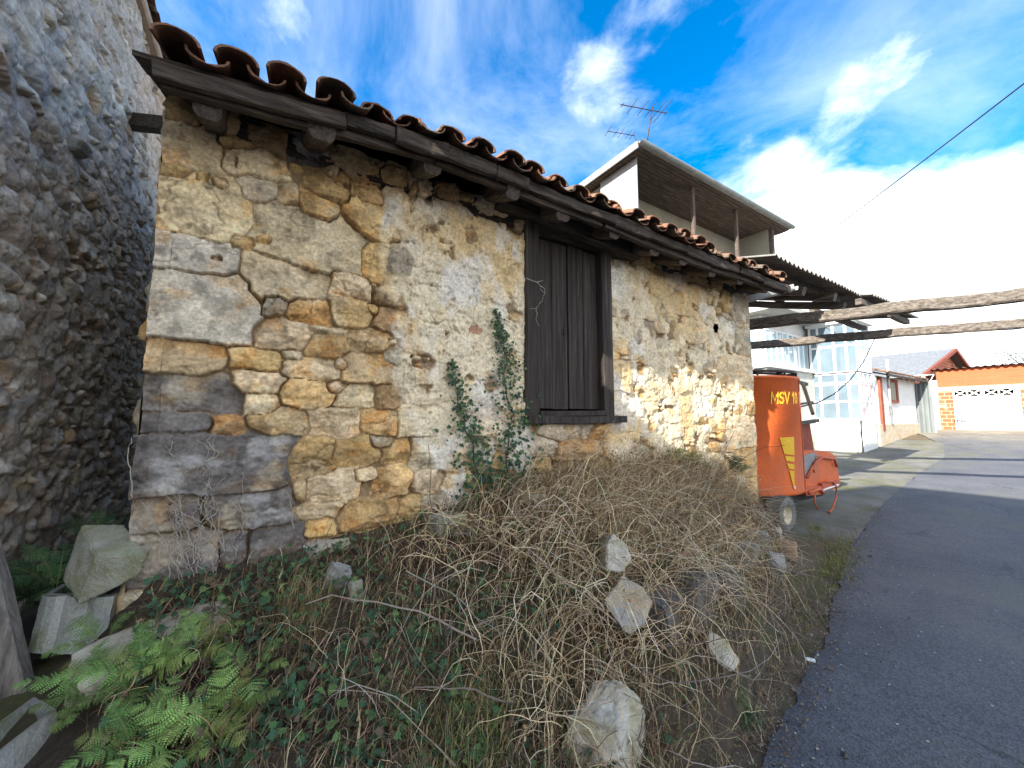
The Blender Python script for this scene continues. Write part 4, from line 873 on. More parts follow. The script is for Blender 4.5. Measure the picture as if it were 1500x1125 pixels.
hull_block('boulder', [PT(x, y, tb+o) for x, y, o in ((820, 1098, .02), (838, 1050, .07), (898, 1072, .0), (922, 1140, .0), (816, 1180, .0), (866, 1003, .24), (903, 990, .26), (942, 1022, .2), (948, 1072, .16), (934, 1200, .1), (826, 1210, .12), (900, 1210, .3))], 'rock', 'big pale grey yellowish boulder at the bottom of the bank beside the road', 8, .014, .009, 'boulder', 'loose stones on the bank')
traced([(897, 781), (918, 797), (927, 822), (913, 836), (886, 838), (890, 800)], .10, 'rock', 'pale grey green pointed stone standing upright in the dry grass', 4, .36, .2)
traced([(912, 843), (940, 858), (958, 884), (944, 915), (922, 932), (900, 905), (886, 882)], .10, 'tan_rock', 'tilted tan and white slab stone jutting from the bank', 12, .22, .25)
traced([(1040, 922), (1066, 938), (1086, 970), (1074, 986), (1050, 968), (1036, 944)], .10, 'rock', 'slanting pale green stone low on the bank beside the road', 9, .10, .2)
block(1000, 815, .13, .10, .08, 'brown_rock', 'reddish brown stone half hidden in straw above the dark hollow', 10, (0, 10, 0), .03)
block(965, 905, .15, .10, .15, 'shaded_rock', 'shade-darkened grey stone in the shaded hollow right of the tilted slab', 14, (0, 0, 20), -.02)
block(1010, 880, .15, .11, .17, 'shaded_rock', 'shade-darkened grey stone beneath the reddish brown stone', 15, (0, 20, 10), -.02)
block(1060, 860, .15, .10, .15, 'shaded_rock', 'shade-darkened upright stone of the tumbled bank edge behind the hanging stalks', 16, (10, 0, 50), .0)
for i, (px, py, a, b_, c_, m, lb) in enumerate([(1140, 795, .08, .06, .15, 'rock', 'blue grey stone with white lichen standing at the end of the tumbled heap'), (1112, 800, .14, .09, .10, 'grey_rock', 'grey stone on the left of the tumbled heap by the house corner'), (1132, 838, .08, .07, .13, 'grey_rock', 'pale blue grey stone at the foot of the tumbled heap'), (1085, 815, .14, .09, .10, 'grey_rock', 'mossy grey stone buried at the back of the tumbled heap')]):
    block(px, py, a, b_, c_, m, lb, 30+i, (rng.uniform(-20, 20), rng.uniform(-20, 20), rng.uniform(0, 90)), .03)
block(0, 0, .11, .10, .085, 'brown_rock', 'reddish brown stone lying alone behind the grey heap near the wheel', 37, (0, 0, 20), .04, PZ(1152, 810, .05))
block(521, 878, .035, .03, .045, 'mossy_concrete', 'small yellowish lichen covered stone among the ivy', 40, (0, 0, 0), .05)
block(493, 856, .05, .035, .06, 'grey_rock', 'small grey stone beside the yellow brown grass tuft', 41, (10, 20, 0), .04)
block(485, 815, .14, .06, .07, 'rock', 'pale weathered stone at the wall foot right of the quoin stones', 42, (0, 0, 0), .03, PY(485, 818, WY-.06))
block(785, 738, .07, .05, .045, 'rock', 'small white stone showing through the dry grass below the window', 43, (0, 0, 0), .02, PY(785, 738, 2.5))
block(660, 770, .13, .09, .07, 'mossy_concrete', 'moss covered stone at the wall foot below the ivy', 44, (0, 0, 0), .02, PY(655, 775, 2.62))
block(0, 0, .016, .026, .008, 'white_paint', 'tiny white scrap of litter on the edge of the asphalt', 45, (0, 0, 30), .0, PZ(1187, 966, .035), 'litter', None)
for i, (px, py, lb) in enumerate([(207, 922, 'broken red brick bit on the soil left of the flat slab'), (228, 888, 'small red tile shard below the quoin stones'), (258, 925, 'dark red tile shard lying on the flat slab')]):
    q = place_bank(px, py); o = rockmesh('tile_shard', q+np.array([0, 0, .02]), [(.032, 0, 0), (0, .02, 0), (0, 0, .012)], 60+i, 'roof_tile', 6, .05, sub=2); o.rotation_euler = (.3, 0, i); tag(o, lb, 'tile shard')
p = place_bank(235, 940); o = rockmesh('stone_slab', p+np.array([.0, .02, -.01]), [(.27, .075, .04), (-.03, .13, .03), (0, -.01, .055)], 50, 'rock', 6, .03, sq=.8); tag(o, 'long flat grey stone slab lying on the bank behind the ferns', 'slab', 'loose stones on the bank')
# hollow concrete trough pieces
def trough(name, O, ex, ey, ez, wall, label, m, open_=True, flute=False):
    """O corner; ex length, ey width, ez height vectors; hollow from above"""
    O, ex, ey, ez = (np.array(v, float) for v in (O, ex, ey, ez)); lx, ly, lz = (np.linalg.norm(v) for v in (ex, ey, ez)); mb = MB()
    c = O+(ex+ey+ez)/2
    wx, wy, wz = wall/lx, wall/ly, wall/lz
    def pc(a, b, d): return O+ex*a+ey*b+ez*d
    # outer shell & inner hollow as one closed skin, subdivided so the faces are not dead flat
    n = 9
    def face(f):
        V = np.array([[f(i/n, j/n) for j in range(n+1)] for i in range(n+1)]); mb.grid(V+rng.normal(0, .0011, V.shape), False)
    fx = lambda a: (.022*abs(math.sin(a*9.5)) if flute else 0)
    face(lambda a, b: pc(a, 0, b)-ey/ly*fx(a)); face(lambda a, b: pc(b, 1, a)); face(lambda a, b: pc(0, b, a)); face(lambda a, b: pc(1, a, b)); face(lambda a, b: pc(b, a, 0))
    if open_:
        i0, i1, j0, j1 = wx, 1-wx, wy, 1-wy
        o4 = [pc(0, 0, 1), pc(1, 0, 1), pc(1, 1, 1), pc(0, 1, 1)]; i4 = [pc(i0, j0, 1), pc(i1, j0, 1), pc(i1, j1, 1), pc(i0, j1, 1)]; b4 = [pc(i0, j0, wz), pc(i1, j0, wz), pc(i1, j1, wz), pc(i0, j1, wz)]
        for k in range(4): mb.add([o4[k], o4[(k+1) % 4], i4[(k+1) % 4], i4[k]], [(0, 1, 2, 3)]); mb.add([i4[k], i4[(k+1) % 4], b4[(k+1) % 4], b4[k]], [(0, 1, 2, 3)])
        mb.add(b4, [(0, 1, 2, 3)])
    else: face(lambda a, b: pc(a, b, 1))
    o = mb.build(name, m); return tag(o, label, 'trough', 'broken concrete troughs')
# lower piece of the stack: fluted face towards the road, hollow seen from above
A = PT(62, 872, 2.02); B = PT(165, 872, 1.98); Cc = PT(96, 853, 2.25); D = PT(40, 955, 1.93)
trough('concrete_trough', D, PT(150, 958, 1.90)-D, Cc-A, A-D, .035, 'lower fluted grey concrete trough of the stack at the house corner', 'concrete', True, True)
# upper piece: a broken block tipped on its edge, mossy on top
t0 = 1.98
hull_block('concrete_trough', [PT(118, 768, t0+.18), PT(182, 768, t0+.20), PT(214, 812, t0-.02), PT(143, 814, t0-.06), PT(91, 848, t0+.05), PT(114, 886, t0-.05), PT(205, 842, t0-.02), PT(150, 862, t0-.04), PT(186, 846, t0+.22), PT(120, 860, t0+.2)], 'mossy_concrete', 'upper broken concrete block with a mossy top, tipped on the stack at the house corner', 5)
A = PT(-80, 1085, 1.42); Bq = PT(52, 1025, 1.66)
O = PT(-60, 1210, 1.40); rim_n = PT(-75, 1130, 1.40)
O = PT(72, 1120, 1.50)
K = PT(82, 1038, 1.55); O = PT(94, 1128, 1.50)
trough('concrete_trough', O+(PT(-90, 1172, 1.20)-K), K-PT(-90, 1172, 1.20), PT(50, 1021, 1.76)-K, K-O, .032, 'empty concrete trough among the ferns in the bottom left corner', 'concrete', True)
mb = MB(); mb.beam(PT(24, 1052, 1.80), PT(-66, 700, 1.86), .125, .10, 14, .006, (0, 1, 0), bev=.12)
tag(mb.build('leaning_post', 'post_wood'), 'weathered grey timber post leaning at the left edge of the picture', 'post')
# ================================================================ FEED MIXER TRAILER
mx_ = empty('feed_mixer_trailer', (7.1, 3.88, 0), 'orange upright feed mixer trailer with yellow lettering, parked beside the house under the shed roof', 'trailer')
mat('orange_paint', (.70, .145, .032), (.58, .115, .028), 2.5, rough=.55, bump=.06, c3=(.42, .13, .07), s3=1.6, l3=.47, h3=.72)
mat('faded_orange', (.55, .13, .05), (.42, .10, .05), 4, rough=.6, bump=.1); mat('yellow_paint', (.75, .45, .02), (.68, .38, .02), 4, rough=.5, bump=0)
mat('rust_red', (.20, .055, .035), (.28, .08, .045), 5, bump=.2); mat('rubber', (.11, .11, .10), (.19, .185, .165), 8, bump=.3); mat('cream_rim', (.62, .56, .42), (.50, .44, .32), 6, rough=.5, bump=.1); mat('dark_under', (.03, .028, .026), (.05, .045, .04), 5)
cx, cy, R0 = 7.1, 3.88, 1.05
zb, zt = .52, 2.36
prof = [(.30, zb-.02), (R0-.02, zb-.02), (R0, zb), (R0, zb+.03), (R0-.004, zb+.06), (R0-.004, zt-.05), (R0+.02, zt-.04), (R0+.02, zt), (R0-.02, zt), (R0-.03, zt-.06), (R0-.05, zb+.05), (.2, zb+.03)]
MB().lathe((cx, cy, 0), (0, 0, 1), prof, 72).build('tub', 'orange_paint', mx_)
mb = MB()
for a in (rad(286.5),):
    x, y = cx+(R0+.003)*math.cos(a), cy+(R0+.003)*math.sin(a); mb.beam((x, y, zb+.03), (x, y, zt-.05), .03, .012, 1, 0, (math.cos(a), math.sin(a), 0), 0)
mb.build('seam_strip', 'faded_orange', mx_)
MB().lathe((cx, cy, 0), (0, 0, 1), [(.2, .30), (.75, .30), (.75, .5), (.2, .5)], 32).build('drive_housing', 'dark_under', mx_)
mb = MB(); mb.box((6.2, 3.1, .28), (8.7, 3.22, .44), .01); mb.box((6.2, 4.5, .28), (8.7, 4.62, .44), .01); mb.box((6.5, 2.95, .22), (6.62, 4.8, .32), .01); mb.build('chassis', 'dark_under', mx_)
# rim guard pipes
mb = MB(); ring = [(cx+(R0-.03)*math.cos(a), cy+(R0-.03)*math.sin(a), zt+.075) for a in np.linspace(math.pi*.95, math.pi*1.83, 24)]
mb.tube(ring, .022, 8); mb.tube([(x*.86+cx*.14, y*.86+cy*.14, zt+.05) for x, y, z in ring], .02, 8)
for i in range(1, 24, 4): x, y, z = ring[i]; mb.tube([(x, y, zt-.02), (x, y, z)], .016, 6); mb.tube([(x, y, z), (x*.86+cx*.14, y*.86+cy*.14, zt+.05)], .018, 6)
mb.build('rim_guard', 'dark_iron', mx_)
def ang(px, py):                       # where a sight line meets the tub
    r = ray(px, py); d = r[:2]; o = CAM[:2]-np.array([cx, cy]); a_ = d@d; b_ = 2*o@d; c_ = o@o-(R0+.006)**2; D_ = max(b_*b_-4*a_*c_, 0); t = (-b_-math.sqrt(D_))/(2*a_); p = CAM+r*t; return math.atan2(p[1]-cy, p[0]-cx), p[2]
def on_tub(a, z, e=.008): return (cx+(R0+e)*math.cos(a), cy+(R0+e)*math.sin(a), z)
def decal(name, quads, m, parent):
    mb = MB()
    for q in quads:                    # quad corners in (angle, z)
        n = 6; (a0, z0), (a1, z1), (a2, z2), (a3, z3) = q; V = np.array([[on_tub((a0+(a1-a0)*i/n)*(1-j)+(a3+(a2-a3)*i/n)*j, (z0+(z1-z0)*i/n)*(1-j)+(z3+(z2-z3)*i/n)*j) for j in (0, 1)] for i in range(n+1)]); W = np.array([[on_tub(*(lambda a, z: (a, z))(math.atan2(p[1]-cy, p[0]-cx), p[2]), .002) for p in row] for row in V]); mb.grid(V, False)
        rim = [V[i, 0] for i in range(n+1)]+[V[i, 1] for i in range(n, -1, -1)]; rim2 = [W[i, 0] for i in range(n+1)]+[W[i, 1] for i in range(n, -1, -1)]; k = len(rim); mb.add(rim+rim2, [(i, (i+1) % k, k+(i+1) % k, k+i) for i in range(k)])
    mb.build(name, m, parent)
def qd(*p): return [ang(*v) for v in p]
decal('yellow_flash', [qd((1142, 641), (1163, 640), (1163.5, 667), (1149, 665)), qd((1150, 668), (1163.5, 669), (1163.5, 677), (1152, 675)), qd((1153, 679), (1163.5, 680), (1163.5, 688), (1155, 686)), qd((1156, 689), (1163.5, 690), (1163.5, 716), (1162, 712))], 'yellow_paint', mx_)
a0, z0 = ang(1129, 590.5); a1, z1 = ang(1168.5, 591); _, z2 = ang(1150, 575)
GL = dict(M=(1.15, [[(.1, 0), (.1, 1), (.575, .25), (1.05, 1), (1.05, 0)]]), S=(.8, [[(.75, .86), (.58, .97), (.25, .97), (.1, .80), (.2, .58), (.62, .44), (.74, .24), (.58, .03), (.22, .03), (.05, .16)]]), V=(.95, [[(.05, 1), (.475, 0), (.9, 1)]]))
GL['1'] = (.55, [[(.05, .75), (.32, 1), (.32, 0)]]); GL['0'] = (.8, [[(.4, .97), (.15, .85), (.08, .5), (.15, .15), (.4, .03), (.65, .15), (.72, .5), (.65, .85), (.4, .97)]]); GL[' '] = (.42, [])
tot_ = sum(GL[c][0]+.12 for c in 'MSV 10')-.12; mb = MB(); xo = 0
for ch_ in 'MSV 10':
    wd_, st_ = GL[ch_]
    for path in st_:
        for (xa_, ya_), (xb_, yb_) in zip(path[:-1], path[1:]):
            d_ = np.array([xb_-xa_, yb_-ya_]); d_ = d_/np.linalg.norm(d_); nn_ = np.array([-d_[1], d_[0]])*.09; e_ = d_*.07; qs = []
            for (x_, y_) in ((xa_-e_[0]+nn_[0], ya_-e_[1]+nn_[1]), (xa_-e_[0]-nn_[0], ya_-e_[1]-nn_[1]), (xb_+e_[0]-nn_[0], yb_+e_[1]-nn_[1]), (xb_+e_[0]+nn_[0], yb_+e_[1]+nn_[1])):
                x_ = x_+.14*y_; qs.append((a0+(a1-a0)*(xo+x_)/(tot_+.1), z0+(z2-z0)*y_))
            rr_ = .004+.0007*rng.random(); o_ = [on_tub(*q_, rr_) for q_ in qs]; i_ = [on_tub(*q_, .001) for q_ in qs]; mb.add(o_+i_, [(0, 1, 2, 3), (7, 6, 5, 4), (0, 4, 5, 1), (1, 5, 6, 2), (2, 6, 7, 3), (3, 7, 4, 0)])
    xo += wd_+.12
mb.build('lettering', 'yellow_paint', mx_)
q = on_tub(*ang(1164, 714)); MB().obox(q, (.02, 0, 0), (0, .004, 0), (0, 0, .02)).build('white_label', 'white_paint', mx_)
# wheel
wc = np.array([6.66, 2.93, .262])
wh = empty_loc = None
w = MB(); prof = [(.14, -.10), (.20, -.115), (.245, -.10), (.26, -.075), (.26, .075), (.245, .10), (.20, .115), (.14, .10)]
w.lathe(wc, (0, 1, 0), prof, 40)
for k in range(30):
    a = 2*math.pi*k/30
    for s_ in (-1, 1): w.obox(wc+np.array([math.cos(a+.1*s_)*.259, s_*.058, math.sin(a+.1*s_)*.259]), np.array([math.cos(a), 0, math.sin(a)])*.010, (0, .045, 0), np.array([-math.sin(a), 0, math.cos(a)])*.016)
wheel = MB().lathe(wc, (0, 1, 0), [(.0, -.03), (.05, -.05), (.06, -.02), (.11, .0), (.13, -.06), (.142, -.095), (.15, -.095), (.142, -.02), (.14, .09)], 32).build('wheel', 'cream_rim', mx_); w.build('tyre', 'rubber', wheel)
mb = MB()
for k in range(5): a = k*1.2566; MB().lathe(wc+np.array([math.cos(a)*.08, -.025, math.sin(a)*.08]), (0, -1, 0), [(0, .012), (.01, .012), (.01, -.02)], 8).build('wheel_nut', 'dark_iron', wheel)

wb = copy_tree(wheel, mx_); wb.location = (0, 1.9, 0)
# discharge hood on the front
def hp(px, py, Y): return PY(px, py, Y)
H = [(1175, 662), (1213, 661), (1224, 668), (1231, 710), (1226, 716), (1176, 722)]; mb = MB(); mb.prism([hp(x, y, 3.0) for x, y in H], (.0, .95, 0)); mb.build('discharge_hood', 'orange_paint', mx_)
mb = MB(); mb.prism([hp(x, y, 2.985) for x, y in ((1176, 668), (1190, 663), (1200, 668), (1186, 690), (1180, 704), (1177, 704))], (0, .012, 0)); mb.build('guard_plate', 'metal_grey', mx_)
mb = MB(); mb.tube([hp(x, y, 2.96) for x, y in ((1182, 700), (1194, 678), (1204, 670), (1222, 672), (1226, 684))], .022, 8); mb.tube([hp(x, y, 2.955) for x, y in ((1196, 668), (1190, 686), (1193, 692))], .014, 6); mb.build('lever_arm', 'faded_orange', mx_)
mb = MB(); mb.prism([hp(x, y, 2.95) for x, y in ((1177, 713), (1205, 712), (1207, 724), (1182, 726))], (0, .3, 0)); mb.prism([hp(x, y, 2.94) for x, y in ((1204, 708), (1230, 704), (1231, 710), (1207, 720))], (0, .4, 0)); mb.tube([hp(x, y, 2.93) for x, y in ((1185, 722), (1200, 716), (1206, 722))], .03, 8); mb.build('hitch_frame', 'faded_orange', mx_)
mb = MB(); mb.tube([hp(x, y, 2.93) for x, y in ((1206, 718), (1228, 710))], .016, 6); mb.build('ram', 'white_paint', mx_)
MB().tube([hp(1194, 722, 2.95), hp(1193, 736, 2.95), hp(1197, 746, 2.95)], .014, 6).build('hose', 'faded_orange', mx_)
mb = MB(); e = PZ(1221, 747, roadz(9.0)+.02); mb.tube([hp(1210, 706, 2.93), hp(1220, 705, 2.92), hp(1225, 714, 2.92), hp(1225, 728, 2.92), (e[0], e[1]+.02, e[2]+.01), (e[0]-.25, e[1]-.02, roadz(9)+.02)], .016, 8); mb.build('hose', 'faded_orange', mx_)
mb = MB(); mb.prism([hp(x, y, 3.5) for x, y in ((1174, 618), (1186, 619), (1194, 668), (1176, 668))], (.1, .5, 0)); mb.build('side_panel', 'rust_red', mx_)
mb = MB(); mb.beam(hp(1173, 620, 3.4), hp(1198, 616, 3.4), .06, .07); mb.beam(hp(1176, 562, 3.4), hp(1191, 607, 3.4), .05, .05); mb.beam(hp(1170, 560, 3.42), hp(1182, 563, 3.42), .04, .06); mb.beam(hp(1171, 592, 3.42), hp(1190, 589, 3.42), .04, .04); mb.build('ladder_frame', 'dark_iron', mx_)
# ================================================================ LEAN-TO ROOFS AND BEAMS
mat('fibre_cement', (.16, .155, .14), (.25, .245, .225), 3, bump=.3, bscale=30, c3=(.10, .09, .075), s3=1.2)
def corrugated(mb, x0, x1, y0, y1, z, sl, pitch, amp, th=.009, dip=0):
    n = int((x1-x0)/pitch*8); xs_ = np.linspace(x0, x1, n+1); ys_ = np.linspace(y0, y1, 4)
    f = lambda x, y: z+(y-y0)*sl+amp*math.sin((x-x0)/pitch*2*math.pi)-dip*(x-x0)+.012*math.sin(x*1.3)
    T_ = np.array([[(x, y+.02*math.sin(x*2.1)*(y == y0), f(x, y)) for y in ys_] for x in xs_]); Bt = T_-[0, 0, th]; mb.grid(T_, False); mb.grid(Bt[:, ::-1], False)
    for e in (0, -1):
        mb.grid(np.stack([T_[:, e], Bt[:, e]], 1), False); mb.grid(np.stack([T_[e], Bt[e]], 1), False)
lean = empty('shed_canopy', (7.8, 2.6, 3.9), 'open shed roof of grey corrugated sheets on old rafters beside the stone house', 'shed')
zc = PY(1150, 380, 2.55)[2]
mb = MB(); corrugated(mb, 6.12, 9.55, 2.55, 6.6, zc, .27, .145, .026); mb.build('corrugated_sheets', 'fibre_cement', lean)
mb = MB()
for y in (2.95, 3.9, 5.2): mb.beam((6.0, y, zc-.11+(y-2.55)*.27), (9.5, y, zc-.11+(y-2.55)*.27), .10, .12, 12, .012)
mb.build('purlin', 'beam_wood', lean)
for x in (6.5, 7.6, 8.5, 9.35):
    mb = MB(); mb.beam((x, 2.75+.1*math.sin(x*5), zc-.19), (x+.05, 6.6, zc-.19+3.9*.27), .12, .14, 12, .015, bev=.3); mb.build('rafter', 'beam_wood', lean)
mb = MB(); mb.beam((9.55, 6.6, 0.0), (9.55, 6.6, 4.8), .18, .18, 8, .01, (1, 0, 0)); mb.build('post', 'beam_wood', lean)
mb = MB(); mb.beam((6.2, 6.6, 0.0), (6.2, 6.6, 4.8), .18, .18, 8, .01, (1, 0, 0)); mb.build('post', 'beam_wood', lean)
lean2 = empty('shed_canopy', (12, 2.6, 3.9), 'second, farther shed roof of corrugated sheets seen behind the two long beams', 'shed')
zc2 = PY(1345, 463, 2.55)[2]
mb = MB(); corrugated(mb, 10.1, 13.3, 2.55, 3.7, zc2, .2, .145, .026); mb.build('corrugated_sheets', 'fibre_cement', lean2)
mb = MB()
for y in (2.75, 3.55): mb.beam((10.0, y, zc2-.11), (13.2, y, zc2-.11), .10, .12, 10, .012)
mb.build('purlin', 'beam_wood', lean2)
mb = MB(); mb.beam((11.3, 2.6, zc2-.2), (11.3, 7.0, zc2-.2+.5), .12, .14, 10, .015); mb.build('rafter', 'beam_wood', lean2)
# two long beams across the road and the far posts that carry them
def longbeam(pa, pb, z, w, h_, label, ext=1.35):
    a, b_ = PZ(*pa, z), PZ(*pb, z); d = (b_-a); a2 = a-d*.25; b2 = a+d*ext*1.35; mb = MB(); mb.beam(a2, b2, w, h_, 44, .022, bev=.25, sag=-.0)
    o = mb.build('timber_beam', 'beam_wood'); tag(o, label, 'beam', 'beams across the road'); return a2, b2
e1 = longbeam((1105, 474), (1500, 431), 3.5, .17, .19, 'upper, nearer rough timber beam spanning the road from the shed')
e2 = longbeam((1105, 506), (1500, 472), 3.6, .17, .19, 'lower, farther rough timber beam spanning the road from the shed')
for (a2, b2), lb in ((e1, 'nearer'), (e2, 'farther')):
    for q, s in ((b2, 'road'),):
        mb = MB(); mb.beam((q[0], q[1], roadz(q[0])-.02), (q[0], q[1], q[2]-.10), .2, .2, 8, .012, (1, 0, 0)); tag(mb.build('support_post', 'beam_wood'), f'rough post carrying the {lb} timber beam at its {s} end', 'post', 'posts under the beams')
p0 = PX(1092, 437, 5.95); p1 = PX(1166, 418, 6.5); mb = MB(); d = (p1-p0); V = []
for t in np.linspace(-.25, 1, 5):
    c_ = p0+d*t; V.append([c_+np.array([.075*math.cos(a), 0, .075*math.sin(a)]) for a in np.linspace(math.pi, 2*math.pi, 9)])
V = np.array(V); mb.grid(V, True); mb.grid((V+[0, 0, .006])[::-1], True); mat('zinc', (.42, .43, .43), (.30, .31, .31), 5, rough=.5, bump=.05)
tag(mb.build('gutter', 'zinc'), 'short half round zinc gutter sticking out below the right end of the tiled eave', 'gutter')
# ================================================================ WHITE HOUSE WITH GALLERY AND PORCH
mat('lime_white', (.72, .72, .70), (.60, .61, .60), 2, bump=.3, bscale=25, c3=(.36, .38, .35), s3=.8, l3=.54, h3=.78)
mat('grey_render', (.40, .41, .38), (.52, .53, .50), 2, bump=.3, bscale=25, c3=(.24, .26, .22), s3=1, l3=.5, h3=.72)
mat('beige_render', (.33, .30, .235), (.27, .245, .19), 2, bump=.3, bscale=25, c3=(.26, .25, .21), s3=.9)
g = mat('pane', (.10, .14, .17), (.16, .22, .27), .7, rough=.04, bump=0, spec=1.0); gb = mat('blue_pane', (.30, .42, .50), (.42, .55, .62), 1.1, rough=.06, bump=0, spec=1.0)
wh = empty('gallery_house', (16, 6.5, .4), 'white house with glazed upper gallery and tall glazed corner porch behind the orange trailer', 'house')
MB().box((14.4, 6.5, 0), (22, 13, 3.42)).build('lower_wall', 'grey_render', wh)
MB().box((14.3, 6.4, 3.42), (18.1, 6.9, 3.54), .01).box((14.6, 6.72, 3.54), (22, 13, 6.2)).build('upper_wall', 'lime_white', wh)
mb = MB(); mb.box((14.1, 5.9, 5.35), (22.2, 13.2, 5.5), .01); mb.build('roof', 'grey_render', wh)
def glazing(root, O, ex, ez, nx, nz, bars=.05, m='white_paint', gm='pane', name='window', depth=.06, out=None, skip=()):
    """frame of nx by nz lights in the plane O, ex, ez"""
    O, ex, ez = (np.array(v, float) for v in (O, ex, ez)); lx, lz = np.linalg.norm(ex), np.linalg.norm(ez); n = np.cross(ex, ez); n /= np.linalg.norm(n); mb = MB()
    xs_ = nx if hasattr(nx, '__len__') else [i/nx for i in range(nx+1)]; zs_ = nz if hasattr(nz, '__len__') else [i/nz for i in range(nz+1)]
    for t in xs_: mb.obox(O+ex*t+ez*.5, ex/lx*bars/2, n*depth/2, ez/2+ez/lz*bars/2)
    for a, b in zip(xs_[:-1], xs_[1:]):
        for t in zs_: mb.obox(O+ex*(a+b)/2+ez*t, ex*(b-a)/2-ex/lx*bars/2, n*depth*.46, ez/lz*bars/2)
    f = mb.build(name, m, root); pm = MB(); pm.obox(O+ex*.5+ez*.5, ex*.499, n*.008, ez*.499); pm.build('pane', gm, f); return f
zs0 = 3.58
for x0 in (14.75, 15.6, 16.45, 17.3): glazing(wh, (x0, 6.66, zs0), (.78, 0, 0), (0, 0, 1.25), 2, 1, .06, gm='blue_pane')
glazing(wh, (14.56, 9.5, zs0), (0, -2.6, 0), (0, 0, 1.3), 3, 1, .06, gm='blue_pane')
mb = MB(); mb.box((14.38, 7.6, .3), (14.42, 8.9, 2.3)); mb.build('doorway', 'dark_under', wh)
# porch
pa = PX(1195, 640, 18.0); y0, y1 = 5.1, float(pa[1]); zf = .42
MB().box((18.0, y0+.02, .1), (18.08, y1, 1.62), .01).box((18.0, y0, .1), (19.4, y0+.08, 1.62), .01).build('parapet', 'lime_white', wh)
MB().box((18.35, y0+.3, .1), (20.5, 6.4, 1.5)).box((19.3, y0+.25, 1.5), (19.4, 6.4, 5.1)).build('porch_room', 'grey_render', wh)
for (a, b, gx_, gz_) in ((1.64, 2.95, [0, .18, .52, .78, 1], [0, .5, 1]), (3.0, 3.35, [0, .18, .52, .78, 1], 1), (3.38, 5.2, [0, .18, .52, .78, 1], [0, .55, 1])):
    glazing(wh, (18.04, y1, a), (0, y0-y1, 0), (0, 0, b-a), gx_, gz_, .075, gm='pane')
    glazing(wh, (18.1, y0+.04, a), (1.3, 0, 0), (0, 0, b-a), 3, gz_, .07, gm='blue_pane')
mb = MB(); mb.box((17.9, y0-.1, 5.22), (19.6, y1+.1, 5.34), .01); mb.build('porch_roof', 'white_paint', wh)
# ================================================================ COTTAGE, GATE, BARN, GARAGE
mat('brick', (.46, .13, .06), (.36, .095, .05), 3, bump=.3, c3=(.55, .42, .30), s3=1.1, l3=.60, h3=.66)
def brickmat(name, a, b, mortar, w, h):
    m = mat(name, a, b, 3, bump=.0); nt = m.node_tree; N = nt.nodes; L = nt.links; bs = N['Principled BSDF']
    tc = N.new('ShaderNodeTexCoord'); br = N.new('ShaderNodeTexBrick'); br.inputs['Scale'].default_value = 1; br.inputs['Brick Width'].default_value = w; br.inputs['Row Height'].default_value = h; br.inputs['Mortar Size'].default_value = .014
    br.inputs['Color1'].default_value = (*a, 1); br.inputs['Color2'].default_value = (*b, 1); br.inputs['Mortar'].default_value = (*mortar, 1); br.inputs['Bias'].default_value = -.2
    sp = N.new('ShaderNodeSeparateXYZ'); L.new(tc.outputs['Object'], sp.inputs[0]); ad = N.new('ShaderNodeMath'); L.new(sp.outputs[0], ad.inputs[0]); L.new(sp.outputs[1], ad.inputs[1]); cb = N.new('ShaderNodeCombineXYZ'); L.new(ad.outputs[0], cb.inputs[0]); L.new(sp.outputs[2], cb.inputs[1]); L.new(cb.outputs[0], br.inputs['Vector'])
    old = bs.inputs['Base Color'].links[0].from_socket; n = N.new('ShaderNodeTexNoise'); n.inputs['Scale'].default_value = 1.3; n.inputs['Detail'].default_value = 7; L.new(tc.outputs['Object'], n.inputs[0])
    r = N.new('ShaderNodeValToRGB'); e = r.color_ramp.elements; e[0].position = .60; e[1].position = .64; L.new(n.outputs[0], r.inputs[0])
    x = N.new('ShaderNodeMix'); x.data_type = 'RGBA'; L.new(r.outputs[0], x.inputs[0]); L.new(br.outputs[0], x.inputs[6]); x.inputs[7].default_value = (*mortar, 1); L.new(x.outputs[2], bs.inputs['Base Color']); return m
brickmat('hollow_brick', (.44, .105, .045), (.34, .085, .04), (.42, .33, .23), .34, .20)
mat('door_white', (.52, .55, .58), (.44, .47, .51), 1.2, rough=.5, bump=.05)
brickmat('smooth_brick', (.46, .105, .04), (.38, .085, .035), (.40, .12, .06), .9, .10)
mat('slate', (.13, .14, .15), (.20, .21, .22), 8, (1, 1, 1), bump=.5, bscale=20, c3=(.27, .28, .29), s3=3, l3=.55, h3=.7)
mat('zinc_sheet', (.17, .19, .195), (.12, .14, .145), 2, (3, 3, .6), rough=.45, metal=.3, bump=.1, c3=(.16, .17, .17), s3=2.5)
ct = empty('old_cottage', (21.5, 5.2, .8), 'low whitewashed cottage with a tiled eave and a narrow brown window beyond the porch', 'cottage')
xa, xb = 19.9, 25.2
MB().box((xa, 5.2, 1.45), (xb, 9.5, 3.35)).build('wall', 'lime_white', ct)
MB().box((xa, 5.14, .3), (xb, 9.5, 1.45), .02).build('stone_plinth', 'tan_rock', ct)
px0 = PY(1300, 570, 5.2); px1 = PY(1313, 570, 5.2); z0_, z1_ = PY(1306, 590, 5.2)[2], PY(1306, 556, 5.2)[2]
f = MB(); f.box((px0[0], 5.14, z0_), (px0[0]+.22, 5.2, z1_)).box((px1[0]-.22, 5.14, z0_), (px1[0], 5.2, z1_)).box((px0[0]+.22, 5.14, z1_-.12), (px1[0]-.22, 5.2, z1_)).box((px0[0]+.22, 5.12, z0_), (px1[0]-.22, 5.2, z0_+.1))
w = f.build('window', 'rust_red', ct); MB().box((px0[0]+.22, 5.17, z0_+.1), (px1[0]-.22, 5.19, z1_-.12)).build('shutter', 'beige_render', w)
